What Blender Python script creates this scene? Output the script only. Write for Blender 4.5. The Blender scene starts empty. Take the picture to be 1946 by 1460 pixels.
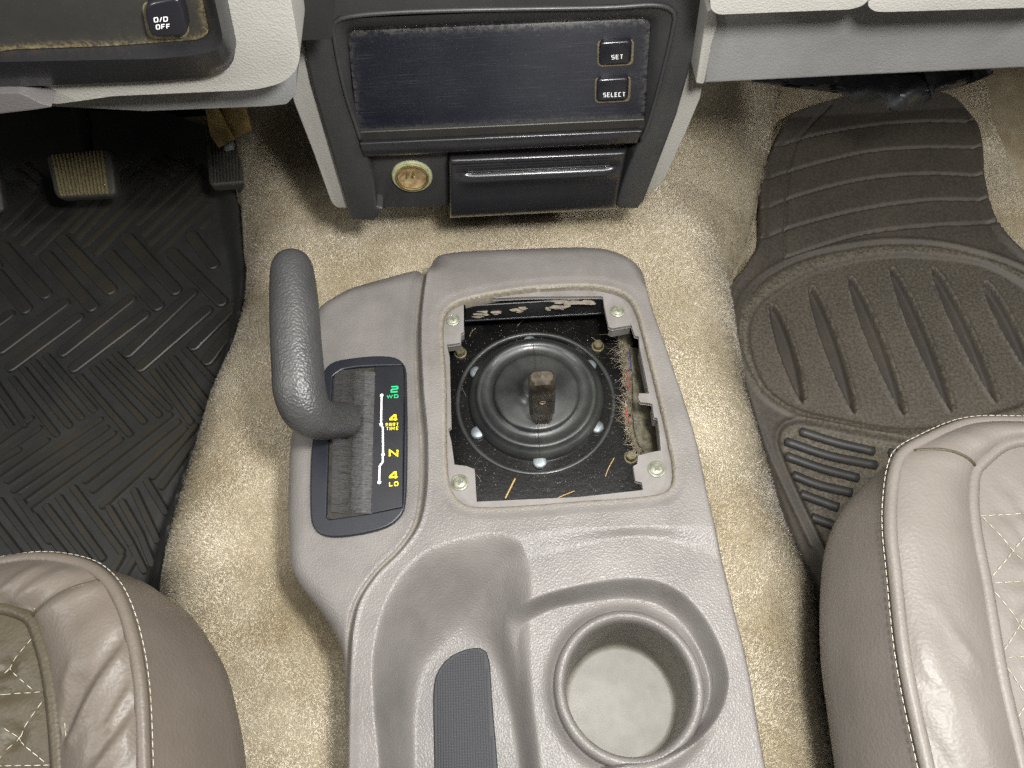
import bpy, bmesh, math, random
import numpy as np
from mathutils import Vector, Matrix

random.seed(7); rng = np.random.default_rng(7)
SC = bpy.context.scene
COL = SC.collection

# ------------------------------------------------------------------ camera
PW, PH, FL = 1946.0, 1460.0, 1470.0
CAM = np.array([0.0, 0.0, 0.80])
TH, RO = math.radians(62.0), math.radians(3.3)
_r0 = np.array([1.0, 0, 0]); _u0 = np.array([0, math.sin(TH), math.cos(TH)])
FW = np.array([0, math.cos(TH), -math.sin(TH)])
RT = _r0 * math.cos(RO) - _u0 * math.sin(RO)
UP = _r0 * math.sin(RO) + _u0 * math.cos(RO)
cd = bpy.data.cameras.new("camera"); cam = bpy.data.objects.new("camera", cd); COL.objects.link(cam)
cd.sensor_width = 36; cd.lens = 36 * FL / PW; cd.clip_start = 0.01; cd.clip_end = 50
M = Matrix(((RT[0], UP[0], -FW[0], CAM[0]), (RT[1], UP[1], -FW[1], CAM[1]), (RT[2], UP[2], -FW[2], CAM[2]), (0, 0, 0, 1)))
cam.matrix_world = M
SC.camera = cam
SC.render.resolution_x, SC.render.resolution_y = 1024, 768

# ------------------------------------------------------------------ world, lamps, exposure
wd = bpy.data.worlds.new("World"); SC.world = wd; wd.use_nodes = True
wd.node_tree.nodes["Background"].inputs[0].default_value = (1.0, 0.97, 0.93, 1)
wd.node_tree.nodes["Background"].inputs[1].default_value = 0.05
def lamp(name, typ, loc, energy, col, size, target=None, sy=None):
    l = bpy.data.lights.new(name, typ); o = bpy.data.objects.new(name, l); COL.objects.link(o)
    l.energy = energy; l.color = col
    if typ == 'AREA':
        l.shape = 'RECTANGLE'; l.size = size; l.size_y = sy or size
    else: l.shadow_soft_size = size
    o.location = loc
    if target is not None:
        o.rotation_euler = (Vector(target) - Vector(loc)).to_track_quat('-Z', 'Y').to_euler()
    return o
lamp("flash_lamp", 'POINT', (0.09, 0.070, 0.84), 8.8, (1.0, 0.99, 0.96), 0.03)
lamp("roof_bounce_fill", 'AREA', (0.10, 0.12, 1.30), 4.8, (1.0, 0.985, 0.95), 1.0, (0.10, 0.121, 0.0), 0.8)  # soft overhead fill standing in for headliner bounce, no fitting there
lamp("side_fill", 'AREA', (-0.70, 0.0, 1.05), 1.6, (1.0, 0.99, 0.96), 0.12, (0.05, 0.35, 0.25))  # added side fill for boot highlights and seat sides, no door fitting
lamp("side_fill", 'AREA', (0.75, 0.0, 1.05), 2.0, (1.0, 0.99, 0.96), 0.12, (0.05, 0.35, 0.25))  # matching added fill on the passenger side
SC.view_settings.view_transform = 'Standard'
SC.view_settings.look = 'None'
SC.view_settings.exposure = 1.12
SC.view_settings.gamma = 1.0
SC.cycles.max_bounces = 6
SC.cycles.use_denoising = False

# ------------------------------------------------------------------ pixel rays onto real surfaces
def rays(p):
    p = np.atleast_2d(np.asarray(p, float))
    return FW + ((p[:, 0:1] - PW / 2) / FL) * RT - ((p[:, 1:2] - PH / 2) / FL) * UP
def PZ(p, z):
    d = rays(p); t = (np.asarray(z) - CAM[2]) / d[:, 2]
    return CAM + d * t[:, None]
def PY(p, y):
    d = rays(p); t = (np.asarray(y) - CAM[1]) / d[:, 1]
    return CAM + d * t[:, None]
TOE_Y, TOE_S = 0.72, 0.45
DZ, PZ0 = .06, .09   # heights of the driver and passenger floor pans
def toe(y): return np.maximum(0, y - TOE_Y) * TOE_S
def PF(p, z0):
    a = PZ(p, z0); d = rays(p)
    t = (z0 - TOE_S * TOE_Y - CAM[2]) / (d[:, 2] - TOE_S * d[:, 1])
    b = CAM + d * t[:, None]
    return np.where((a[:, 1:2] <= TOE_Y), a, b)
def z_at(p, y): return PY([p], y)[0][2]
def crop(x0, y0, s):
    return lambda *pts: [(x0 + s * a, y0 + s * b) for a, b in pts]
c1 = crop(0, 0, .3356); c2 = crop(550, 0, .4111); c3 = crop(1300, 0, .3356); c4 = crop(480, 460, .411)
c5 = crop(800, 450, .3768); c6 = crop(1340, 440, .4247); c7 = crop(0, 960, .3425)
cm = crop(0, 260, .596); ct = crop(640, 960, .4214); cb = crop(590, 660, .2533); cr_ = crop(1130, 560, .2742)
cs = crop(1540, 780, .4656); ca = crop(660, 230, .3083)

def smooth(a, b, x):
    t = np.clip((x - a) / (b - a), 0, 1); return t * t * (3 - 2 * t)
def resample(pts, n, closed=False):
    P = np.asarray(pts, float)
    if closed: P = np.vstack([P, P[:1]])
    L = np.r_[0, np.cumsum(np.linalg.norm(np.diff(P, axis=0), axis=1))]
    t = np.linspace(0, L[-1], n + 1 if closed else n)
    out = np.stack([np.interp(t, L, P[:, k]) for k in range(P.shape[1])], 1)
    return out[:-1] if closed else out
def spline(pts, n, closed=False):
    P = np.asarray(pts, float); k = len(P)
    if closed: Q = np.vstack([P[-1:], P, P[:2]]); segs = k
    else: Q = np.vstack([2 * P[0] - P[1], P, 2 * P[-1] - P[-2]]); segs = k - 1
    out = []
    for i in range(segs):
        p0, p1, p2, p3 = Q[i:i + 4]
        t0 = 0; t1 = t0 + np.linalg.norm(p1 - p0) ** .5 + 1e-9; t2 = t1 + np.linalg.norm(p2 - p1) ** .5 + 1e-9; t3 = t2 + np.linalg.norm(p3 - p2) ** .5 + 1e-9
        t = np.linspace(t1, t2, 13)[:-1, None]
        a1 = (t1 - t) / (t1 - t0) * p0 + (t - t0) / (t1 - t0) * p1
        a2 = (t2 - t) / (t2 - t1) * p1 + (t - t1) / (t2 - t1) * p2
        a3 = (t3 - t) / (t3 - t2) * p2 + (t - t2) / (t3 - t2) * p3
        b1 = (t2 - t) / (t2 - t0) * a1 + (t - t0) / (t2 - t0) * a2
        b2 = (t3 - t) / (t3 - t1) * a2 + (t - t1) / (t3 - t1) * a3
        out.append((t2 - t) / (t2 - t1) * b1 + (t - t1) / (t2 - t1) * b2)
    out = np.vstack(out)
    if not closed: out = np.vstack([out, P[-1:]])
    return resample(out, n, closed)
def fillet(pts, r, seg=5):
    P = np.asarray(pts, float); n = len(P); out = []
    rr = r if hasattr(r, '__len__') else [r] * n
    for i in range(n):
        a, b, c = P[i - 1], P[i], P[(i + 1) % n]
        la, lc = np.linalg.norm(a - b), np.linalg.norm(c - b)
        d = min(rr[i], la * .48, lc * .48)
        if d < 1e-6: out.append(b); continue
        s, e = b + (a - b) / la * d, b + (c - b) / lc * d
        for t in np.linspace(0, 1, seg + 1): out.append((1 - t) ** 2 * s + 2 * t * (1 - t) * b + t * t * e)
    return np.array(out)
def sdf(X, Y, poly, closed=True):
    """signed distance (positive inside) and nearest points"""
    P = np.asarray(poly, float)[:, :2]; n = len(P)
    best = np.full(X.shape, 1e9); nx = np.zeros_like(X); ny = np.zeros_like(Y); ins = np.zeros(X.shape, bool)
    for i in range(n if closed else n - 1):
        ax, ay = P[i]; bx, by = P[(i + 1) % n]
        ex, ey = bx - ax, by - ay; L = ex * ex + ey * ey + 1e-18
        t = np.clip(((X - ax) * ex + (Y - ay) * ey) / L, 0, 1)
        qx, qy = ax + t * ex, ay + t * ey
        d = (X - qx) ** 2 + (Y - qy) ** 2
        m = d < best
        best = np.where(m, d, best); nx = np.where(m, qx, nx); ny = np.where(m, qy, ny)
        if closed:
            c = ((ay > Y) != (by > Y)) & (X < ex * (Y - ay) / (ey if abs(ey) > 1e-12 else 1e-12) + ax)
            ins ^= c
    d = np.sqrt(best)
    return (np.where(ins, d, -d) if closed else d), nx, ny

# ------------------------------------------------------------------ materials
def lin(r, g, b):
    f = lambda c: (c / 255 / 12.92) if c <= 10 else ((c / 255 + .055) / 1.055) ** 2.4
    return (f(r), f(g), f(b), 1)
def mk(name, col, rough=.5, col2=None, vscale=40, grain=None, gstr=.3, gdist=.0004, noise=None, nstr=.3, ndist=.0005,
       metal=0.0, spec=.5, dirt=None, rough2=None, dust=0.0, dustcol=None, coat=0.0, scratch=0.0, sheen=0.0, aniso=None):
    m = bpy.data.materials.new(name); m.use_nodes = True
    nt = m.node_tree; N = nt.nodes; Lk = nt.links.new
    b = N["Principled BSDF"]; b.inputs["Metallic"].default_value = metal; b.inputs["Specular IOR Level"].default_value = spec
    b.inputs["Roughness"].default_value = rough; b.inputs["Base Color"].default_value = col
    if coat: b.inputs["Coat Weight"].default_value = coat; b.inputs["Coat Roughness"].default_value = .15
    if sheen: b.inputs["Sheen Weight"].default_value = sheen
    tc = N.new("ShaderNodeTexCoord").outputs["Object"]
    def nz(scale, det=4, ro=.6, vec=None):
        n = N.new("ShaderNodeTexNoise"); n.inputs["Scale"].default_value = scale; n.inputs["Detail"].default_value = det
        n.inputs["Roughness"].default_value = ro; Lk(vec or tc, n.inputs["Vector"]); return n.outputs["Fac"]
    def ramp(f, a, bb, lo=0.0, hi=1.0):
        r = N.new("ShaderNodeMapRange"); r.inputs[1].default_value = a; r.inputs[2].default_value = bb
        r.inputs[3].default_value = lo; r.inputs[4].default_value = hi; Lk(f, r.inputs[0]); return r.outputs[0]
    def mix(f, a, bb):
        x = N.new("ShaderNodeMix"); x.data_type = 'RGBA'
        if isinstance(f, float): x.inputs[0].default_value = f
        else: Lk(f, x.inputs[0])
        for s, v in ((6, a), (7, bb)):
            if isinstance(v, tuple): x.inputs[s].default_value = v
            else: Lk(v, x.inputs[s])
        return x.outputs[2]
    def mul(a, bb):
        x = N.new("ShaderNodeMath"); x.operation = 'MULTIPLY'
        Lk(a, x.inputs[0])
        if isinstance(bb, float): x.inputs[1].default_value = bb
        else: Lk(bb, x.inputs[1])
        return x.outputs[0]
    c = col
    if col2: c = mix(ramp(nz(vscale, 5, .65), .35, .65), col, col2)
    rsock = None
    if rough2 is not None: rsock = ramp(nz(vscale * 1.7, 4), .35, .65, rough, rough2)
    if scratch:
        mp = N.new("ShaderNodeMapping"); mp.inputs["Scale"].default_value = (25, 25, 1400); mp.inputs["Rotation"].default_value = (0, .12, 0); Lk(tc, mp.inputs[0])
        s = ramp(nz(1, 3, .7, mp.outputs[0]), .55, .75)
        s = mul(s, ramp(nz(30, 2), .35, .6))
        c = mix(mul(s, scratch), c, (.35, .37, .42, 1))
    if dust:
        s = ramp(nz(900, 2, .5), .66, .74)
        s = mul(s, ramp(nz(25, 3), .3, .7))
        c = mix(mul(s, dust), c, dustcol or (.35, .33, .27, 1))
    if dirt:
        at = N.new("ShaderNodeAttribute"); at.attribute_name = "dirt"
        s = mul(at.outputs["Fac"], ramp(nz(350, 5, .75), .42, .6, .1, 1.0))
        c = mix(s, c, dirt)
        rs = N.new("ShaderNodeMix"); Lk(s, rs.inputs[0])
        if rsock is None: rs.inputs[2].default_value = rough
        else: Lk(rsock, rs.inputs[2])
        rs.inputs[3].default_value = .9; rsock = rs.outputs[0]
    if not isinstance(c, tuple): Lk(c, b.inputs["Base Color"])
    if rsock is not None: Lk(rsock, b.inputs["Roughness"])
    prev = None
    def bump(h, strength, dist):
        nonlocal prev
        bp = N.new("ShaderNodeBump"); bp.inputs["Strength"].default_value = strength; bp.inputs["Distance"].default_value = dist
        Lk(h, bp.inputs["Height"])
        if prev is not None: Lk(prev, bp.inputs["Normal"])
        prev = bp.outputs[0]
    if grain:
        v = N.new("ShaderNodeTexVoronoi"); v.feature = 'SMOOTH_F1'; v.inputs["Scale"].default_value = grain
        v.inputs["Smoothness"].default_value = .5
        # warp the cells so the grain reads as leather
        n = N.new("ShaderNodeTexNoise"); n.inputs["Scale"].default_value = grain * .55; Lk(tc, n.inputs["Vector"])
        va = N.new("ShaderNodeVectorMath"); va.operation = 'SCALE'; va.inputs[3].default_value = .9 / grain; Lk(n.outputs["Color"], va.inputs[0])
        vb = N.new("ShaderNodeVectorMath"); vb.operation = 'ADD'; Lk(tc, vb.inputs[0]); Lk(va.outputs[0], vb.inputs[1])
        Lk(vb.outputs[0], v.inputs["Vector"])
        bump(v.outputs["Distance"], gstr, gdist)
    if noise: bump(nz(noise, 6, .65), nstr, ndist)
    if prev is not None: Lk(prev, b.inputs["Normal"])
    return m

MT = {}
MT['console'] = mk('console_plastic', lin(114, 110, 107), .38, lin(101, 97, 94), 22, spec=.34, dust=.16, grain=880, gstr=.6, gdist=.0004, noise=60, nstr=.03, ndist=.002, dirt=lin(140, 128, 100), rough2=.40)
MT['tab'] = mk('mauve_plastic', lin(116, 112, 110), .5, lin(104, 100, 96), 60, noise=400, nstr=.1, dust=.9, dustcol=lin(150, 130, 80))
MT['cup'] = mk('cup_plastic', lin(106, 102, 94), .5, lin(122, 118, 109), 70, dust=.12, noise=900, nstr=.12, ndist=.0002, scratch=0)
MT['lightgrey'] = mk('light_grey_vinyl', lin(151, 149, 143), .45, lin(144, 142, 136), 20, grain=850, gstr=.5, gdist=.0004)
MT['panelgrey'] = mk('grey_panel_vinyl', lin(128, 128, 127), .5, lin(118, 117, 116), 12, grain=700, gstr=.4, gdist=.0004)
MT['mauve'] = mk('mauve_cover_plastic', lin(86, 82, 82), .55, None, grain=700, gstr=.4)
MT['under'] = mk('dark_under_plastic', lin(58, 54, 54), .6)
MT['bezel'] = mk('bezel_black_plastic', lin(46, 46, 47), .38, lin(51, 51, 51), 25, noise=1500, nstr=.12, ndist=.0002, dust=.12, rough2=.5)
MT['bezelgloss'] = mk('worn_gloss_plastic', lin(30, 30, 33), .27, lin(35, 35, 37), 30, noise=1200, nstr=.06, ndist=.0002, dust=.12)
MT['display'] = mk('display_panel_film', lin(17, 19, 29), .34, lin(23, 25, 35), 40, scratch=.14, dust=.35, dustcol=lin(150, 148, 140), dirt=lin(92, 90, 82))
_b = MT['display'].node_tree.nodes["Principled BSDF"]; _b.inputs["Anisotropic"].default_value = .92; _b.inputs["Anisotropic Rotation"].default_value = .25
_v = MT['display'].node_tree.nodes.new("ShaderNodeCombineXYZ"); _v.inputs[0].default_value = 1.0; MT['display'].node_tree.links.new(_v.outputs[0], _b.inputs["Tangent"])
MT['buttonp'] = mk('button_plastic', lin(28, 28, 33), .25)
MT['white'] = mk('white_print', lin(225, 225, 225), .5)
MT['green'] = mk('green_print', lin(30, 190, 120), .5)
MT['yellow'] = mk('yellow_print', lin(235, 220, 20), .5)
MT['black'] = mk('black_plastic', lin(26, 27, 31), .35, lin(32, 33, 38), 60, noise=1500, nstr=.05)
MT['blackframe'] = mk('bezel_frame_plastic', lin(25, 27, 34), .40, lin(30, 32, 38), 60, noise=900, nstr=.08)
MT['switchp'] = mk('switch_panel_plastic', lin(38, 38, 37), .5, lin(47, 46, 41), 25, noise=1500, nstr=.2, ndist=.0002, dirt=lin(122, 108, 74), dust=.4, dustcol=lin(120, 112, 84))
MT['gold'] = mk('gold_dust', lin(120, 108, 80), .9, lin(80, 74, 60), 700, noise=2500, nstr=.8, ndist=.0006)
MT['bed'] = mk('dusty_bed', lin(26, 24, 22), .8, lin(52, 47, 36), 120, noise=900, nstr=.5)
MT['rubber'] = mk('handle_rubber', lin(57, 57, 58), .40, lin(65, 65, 64), 40, grain=640, gstr=.65, gdist=.0006, noise=100, nstr=.08, ndist=.001, dirt=lin(84, 82, 74))
MT['boot'] = mk('boot_rubber', lin(34, 35, 36), .27, lin(50, 51, 49), 35, noise=180, nstr=.14, ndist=.0006, dust=.2, rough2=.45)
MT['plate'] = mk('black_painted_plate', lin(13, 13, 14), .2, lin(22, 21, 20), 60, noise=260, nstr=.2, ndist=.0006, dust=.4, dustcol=lin(190, 185, 170))
MT['beam'] = mk('muddy_black_plastic', lin(22, 22, 23), .3, None)
MT['mud'] = mk('dried_mud', lin(120, 112, 100), .9, lin(96, 88, 78), 200, noise=600, nstr=.5)
MT['steel'] = mk('brown_steel', lin(122, 115, 104), .34, lin(70, 62, 53), 90, metal=.8, noise=500, nstr=.2, ndist=.0003, rough2=.45)
MT['zinc'] = mk('zinc', lin(150, 158, 162), .5, lin(105, 110, 112), 200, metal=.6)
MT['slotdark'] = mk('slot_shade_zinc', lin(92, 92, 82), .5)
MT['zincy'] = mk('yellow_zinc', lin(146, 146, 130), .4, lin(112, 112, 98), 200, metal=.4, noise=600, nstr=.2)
MT['bolt'] = mk('dirty_bolt', lin(118, 110, 84), .55, lin(82, 75, 56), 300, metal=.4)
MT['brass'] = mk('brass_socket', lin(190, 180, 130), .3, lin(150, 125, 70), 120, metal=.85)
MT['socketin'] = mk('socket_copper', lin(164, 144, 108), .45, lin(112, 90, 62), 160, metal=.1, noise=200, nstr=.3)
MT['verdi'] = mk('verdigris', lin(158, 158, 128), .5, lin(128, 132, 98), 300)
MT['carpet'] = mk('carpet_backing', lin(180, 168, 142), .95, lin(142, 128, 100), 14, noise=1500, nstr=.8, ndist=.002)
MT['mat'] = mk('black_rubber_mat', lin(40, 40, 39), .55, lin(50, 50, 48), 20, noise=700, nstr=.12, ndist=.0004, dust=.25)
MT['rib'] = mk('black_rubber_rib', lin(40, 41, 43), .42, lin(58, 54, 46), 9, noise=500, nstr=.12, ndist=.0004)
MT['mat2'] = mk('dusty_rubber_mat', lin(50, 46, 42), .55, lin(62, 56, 49), 14, noise=500, nstr=.15, ndist=.0005, dirt=lin(108, 101, 86), dust=.45)
MT['rib2'] = mk('dusty_rubber_rib', lin(48, 47, 48), .5, lin(58, 56, 53), 60, noise=500, nstr=.1)
MT['pedal'] = mk('pedal_rubber', lin(48, 48, 48), .55, lin(64, 61, 54), 120, dirt=lin(150, 130, 80))
MT['pedaldust'] = mk('dusty_pedal_rib', lin(128, 117, 84), .8, lin(98, 90, 66), 250)
MT['bracket'] = mk('bracket_metal', lin(150, 135, 95), .45, lin(110, 95, 60), 60, metal=.5, noise=120, nstr=.3, ndist=.002)
MT['leather'] = mk('grey_leather', lin(111, 105, 99), .42, lin(103, 97, 91), 16, grain=520, gstr=.3, gdist=.0005, noise=60, nstr=.04, ndist=.0025, rough2=.5, spec=.36)
MT['leather3'] = mk('warm_grey_leather', lin(100, 92, 84), .40, lin(92, 84, 76), 16, grain=520, gstr=.3, gdist=.0005, noise=60, nstr=.04, ndist=.0025, rough2=.48, spec=.33)
MT['leather2'] = mk('worn_grey_leather', lin(76, 69, 56), .42, lin(64, 58, 45), 25, grain=460, gstr=.4, gdist=.0006, noise=80, nstr=.07, ndist=.0025, rough2=.52, spec=.3)
MT['stitch'] = mk('pale_thread', lin(196, 189, 176), .8, lin(170, 160, 138), 60)
MT['insert'] = mk('tray_rubber', lin(36, 37, 41), .55, spec=.35)
MT['bristle'] = mk('bristle_black', lin(54, 53, 52), .4, lin(24, 23, 22), 500)
MT['bristle2'] = mk('bristle_dark', lin(32, 30, 27), .45, lin(20, 19, 18), 500)
MT['dark'] = mk('dark_void', lin(22, 20, 20), .8)
MT['redglow'] = mk('red_glow_tint', lin(78, 36, 22), .9, lin(50, 26, 18), 10)  # red brown tint that paints a glow
MT['duct'] = mk('duct_plastic', lin(44, 45, 48), .45, lin(56, 56, 58), 40, noise=60, nstr=.2, ndist=.004)
MT['kick'] = mk('kick_panel_plastic', lin(62, 54, 56), .6, None, grain=600, gstr=.3)
MT['shred'] = mk('shredded_carpet', lin(128, 118, 98), .95, lin(70, 62, 50), 260, noise=800, nstr=.9, ndist=.002)
MT['foil'] = mk('insulation_strip', lin(104, 99, 80), .45, lin(66, 64, 54), 160, noise=500, nstr=.7, ndist=.001)
MT['straw'] = mk('straw', lin(170, 145, 95), .8)
MT['fibre'] = mk('white_fibre', lin(170, 160, 140), .8, lin(125, 115, 96), 200)
MT['speck'] = mk('pale_grit', lin(200, 198, 185), .8, lin(150, 145, 130), 300)
MT['redwire'] = mk('red_thread', lin(170, 50, 40), .6)
MT['bluewire'] = mk('blue_thread', lin(60, 60, 130), .6)

# pile blades carry the carpet's own blotchy colour
def carpet_pile_mat():
    m = mk('carpet_pile', lin(216, 205, 184), .9, lin(172, 157, 128), 12, sheen=.2)
    nt = m.node_tree; b = nt.nodes["Principled BSDF"]; src = b.inputs["Base Color"].links[0].from_socket
    g = nt.nodes.new("ShaderNodeNewGeometry"); mr = nt.nodes.new("ShaderNodeMapRange"); mr.inputs[3].default_value = .65; mr.inputs[4].default_value = 1.35
    nt.links.new(g.outputs["Random Per Island"], mr.inputs[0])
    vm = nt.nodes.new("ShaderNodeVectorMath"); vm.operation = 'SCALE'; nt.links.new(src, vm.inputs[0]); nt.links.new(mr.outputs[0], vm.inputs[3]); nt.links.new(vm.outputs[0], b.inputs["Base Color"])
    col = vm.outputs[0]
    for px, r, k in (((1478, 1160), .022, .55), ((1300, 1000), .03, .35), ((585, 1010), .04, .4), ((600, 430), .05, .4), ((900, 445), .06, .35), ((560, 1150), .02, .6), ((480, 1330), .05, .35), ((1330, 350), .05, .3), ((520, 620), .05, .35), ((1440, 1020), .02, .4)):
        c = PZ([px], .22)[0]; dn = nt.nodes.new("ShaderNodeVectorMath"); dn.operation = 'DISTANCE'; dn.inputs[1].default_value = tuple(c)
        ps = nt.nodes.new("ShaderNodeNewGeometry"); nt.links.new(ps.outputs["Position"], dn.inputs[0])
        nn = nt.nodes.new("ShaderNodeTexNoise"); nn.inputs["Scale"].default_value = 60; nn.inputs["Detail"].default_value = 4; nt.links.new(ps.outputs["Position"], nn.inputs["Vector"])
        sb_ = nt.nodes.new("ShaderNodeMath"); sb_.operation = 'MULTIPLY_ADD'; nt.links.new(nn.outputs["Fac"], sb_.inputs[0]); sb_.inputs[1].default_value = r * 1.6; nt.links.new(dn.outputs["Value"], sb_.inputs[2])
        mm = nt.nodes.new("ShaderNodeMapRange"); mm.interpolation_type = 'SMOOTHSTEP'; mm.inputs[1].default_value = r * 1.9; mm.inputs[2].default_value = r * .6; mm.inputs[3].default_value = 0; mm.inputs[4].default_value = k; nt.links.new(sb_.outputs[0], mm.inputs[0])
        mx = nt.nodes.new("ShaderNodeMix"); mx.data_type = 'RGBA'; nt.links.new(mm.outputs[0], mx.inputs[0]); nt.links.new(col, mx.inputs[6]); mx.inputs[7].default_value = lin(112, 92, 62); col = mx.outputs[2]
    nt.links.new(col, b.inputs["Base Color"])
    la = nt.nodes.new("ShaderNodeAttribute"); la.attribute_name = 'lay'; nt.links.new(la.outputs["Vector"], b.inputs["Normal"])
    return m
MT['pile'] = carpet_pile_mat()

# ------------------------------------------------------------------ objects
ORG = {}
def thing(name, label, cat, loc, group=None):
    o = bpy.data.objects.new(name, None); COL.objects.link(o); o.empty_display_size = .02
    o.location = loc; ORG[o.name] = np.array(loc, float)
    o['label'] = label; o['category'] = cat
    if group: o['group'] = group
    return o
def tag(o, label, cat, group=None, kind=None):
    o['label'] = label; o['category'] = cat
    if group: o['group'] = group
    if kind: o['kind'] = kind
    return o
def link(name, me, mat, parent=None, smooth_deg=40, label=None, kind=None):
    o = bpy.data.objects.new(name, me); COL.objects.link(o)
    if mat is not None: me.materials.clear(); me.materials.append(MT[mat] if isinstance(mat, str) else mat)
    if parent is not None:
        org = ORG[parent.name]; ORG[o.name] = org
        me.transform(Matrix.Translation(Vector(-org)))
        o.parent = parent
    else: ORG[o.name] = np.zeros(3)
    if smooth_deg:
        me.polygons.foreach_set('use_smooth', np.ones(len(me.polygons), bool))
        if smooth_deg < 180: me.set_sharp_from_angle(angle=math.radians(smooth_deg))
    if label: o['label'] = label
    if kind: o['kind'] = kind
    return o
def mesh(V, F):
    me = bpy.data.meshes.new('mesh'); me.from_pydata([tuple(map(float, v)) for v in V], [], [tuple(map(int, f)) for f in F]); me.update(); return me
def fix(me):
    bm = bmesh.new(); bm.from_mesh(me); bmesh.ops.recalc_face_normals(bm, faces=bm.faces); bm.to_mesh(me); bm.free(); return me
def bigmesh(V, tris):
    V = np.asarray(V, np.float32); T = np.asarray(tris, np.int32); k = T.shape[1]
    me = bpy.data.meshes.new('mesh'); me.vertices.add(len(V)); me.vertices.foreach_set('co', V.ravel())
    me.loops.add(T.size); me.loops.foreach_set('vertex_index', T.ravel())
    me.polygons.add(len(T)); me.polygons.foreach_set('loop_start', np.arange(0, T.size, k, dtype=np.int32))
    me.update(calc_edges=True); return me
def loft(rows, closed=False, caps=False):
    R = [np.asarray(r, float) for r in rows]; n = len(R[0]); V = np.vstack(R); F = []
    for i in range(len(R) - 1):
        for j in range(n if closed else n - 1):
            k = (j + 1) % n
            F.append((i * n + j, i * n + k, (i + 1) * n + k, (i + 1) * n + j))
    if caps:
        F.append(tuple(range(n))[::-1]); F.append(tuple((len(R) - 1) * n + j for j in range(n)))
    return fix(mesh(V, F))
def slab(pts, ext, bev=.002, seg=3, backbev=0):
    P = np.asarray(pts, float); n = len(P); ext = np.asarray(ext, float)
    bm = bmesh.new()
    a = [bm.verts.new(p) for p in P]; b = [bm.verts.new(p + ext) for p in P]
    bm.faces.new(a); bm.faces.new(b[::-1])
    fe = []
    for i in range(n):
        j = (i + 1) % n; bm.faces.new((a[j], a[i], b[i], b[j]))
    bm.edges.ensure_lookup_table()
    fe = [e for e in bm.edges if e.verts[0] in a and e.verts[1] in a]
    if backbev: fe += [e for e in bm.edges if e.verts[0] in b and e.verts[1] in b]
    bmesh.ops.recalc_face_normals(bm, faces=bm.faces)
    if bev: bmesh.ops.bevel(bm, geom=fe, offset=bev, segments=seg, profile=.5, affect='EDGES', clamp_overlap=True)
    me = bpy.data.meshes.new('mesh'); bm.to_mesh(me); bm.free(); return me
def tube(path, r, n=10, caps=True, flat=1.0, updir=None):
    P = np.asarray(path, float); k = len(P); rr = np.broadcast_to(np.asarray(r, float), (k,)) if not hasattr(r, '__len__') else np.asarray(r, float)
    T = np.gradient(P, axis=0); T /= np.linalg.norm(T, axis=1)[:, None] + 1e-12
    u = np.cross(T[0], updir if updir is not None else ([0, 0, 1] if abs(T[0][2]) < .9 else [0, 1, 0])); u /= np.linalg.norm(u)
    rows = []
    a = np.linspace(0, 2 * np.pi, n, endpoint=False)
    for i in range(k):
        u = u - T[i] * u.dot(T[i]); u /= np.linalg.norm(u); v = np.cross(T[i], u)
        rows.append(P[i] + rr[i] * (np.cos(a)[:, None] * u + flat * np.sin(a)[:, None] * v))
    return loft(rows, True, caps)
def frame(axis):
    w = np.asarray(axis, float); w /= np.linalg.norm(w)
    u = np.cross([0, 0, 1] if abs(w[2]) < .9 else [1, 0, 0], w); 
    if abs(w[2]) >= .9: u = np.cross(w, [0, 1, 0]) * -1
    u /= np.linalg.norm(u); return u, np.cross(w, u), w
def lathe(prof, c, axis=(0, 0, 1), n=48, sx=1.0):
    u, v, w = frame(axis); a = np.linspace(0, 2 * np.pi, n, endpoint=False)
    rows = [np.asarray(c) + r * (np.cos(a)[:, None] * u * sx + np.sin(a)[:, None] * v) + h * w for r, h in prof]
    return loft(rows, True)
def join(ms):
    V = []; F = []; o = 0
    for m in ms:
        V += [tuple(v.co) for v in m.vertices]; F += [tuple(i + o for i in p.vertices) for p in m.polygons]; o += len(m.vertices)
        bpy.data.meshes.remove(m)
    return mesh(V, F)
def bar(a, b, w, h, n=6, up=(0, 0, 1), top=.62):
    """raised rib with round ends: 2 stadium rings"""
    a = np.asarray(a, float); b = np.asarray(b, float); d = b - a; d /= np.linalg.norm(d); up = np.asarray(up, float)
    s = np.cross(up, d); s /= np.linalg.norm(s); up = np.cross(d, s)
    def ring(r, z):
        out = []
        for t in np.linspace(-np.pi / 2, np.pi / 2, n): out.append(b + r * (math.cos(t) * d + math.sin(t) * s) + up * z)
        for t in np.linspace(np.pi / 2, 3 * np.pi / 2, n): out.append(a + r * (math.cos(t) * d + math.sin(t) * s) + up * z)
        return np.array(out)
    r0, r1, r2 = ring(w / 2, -.0005), ring(w / 2 * .88, h * .75), ring(w / 2 * top, h)
    V = np.vstack([r0, r1, r2]); k = len(r0); F = []
    for q in range(2):
        for i in range(k): F.append((q * k + i, q * k + (i + 1) % k, (q + 1) * k + (i + 1) % k, (q + 1) * k + i))
    F.append(tuple(2 * k + i for i in range(k)))
    return fix(mesh(V, F))
def rbox(c, u, v, w, bev):
    """box centred on c with half vectors u, v, w"""
    c, u, v, w = map(lambda q: np.asarray(q, float), (c, u, v, w))
    return slab([c - u - v + w, c + u - v + w, c + u + v + w, c - u + v + w], -2 * w, bev, 3)
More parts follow.
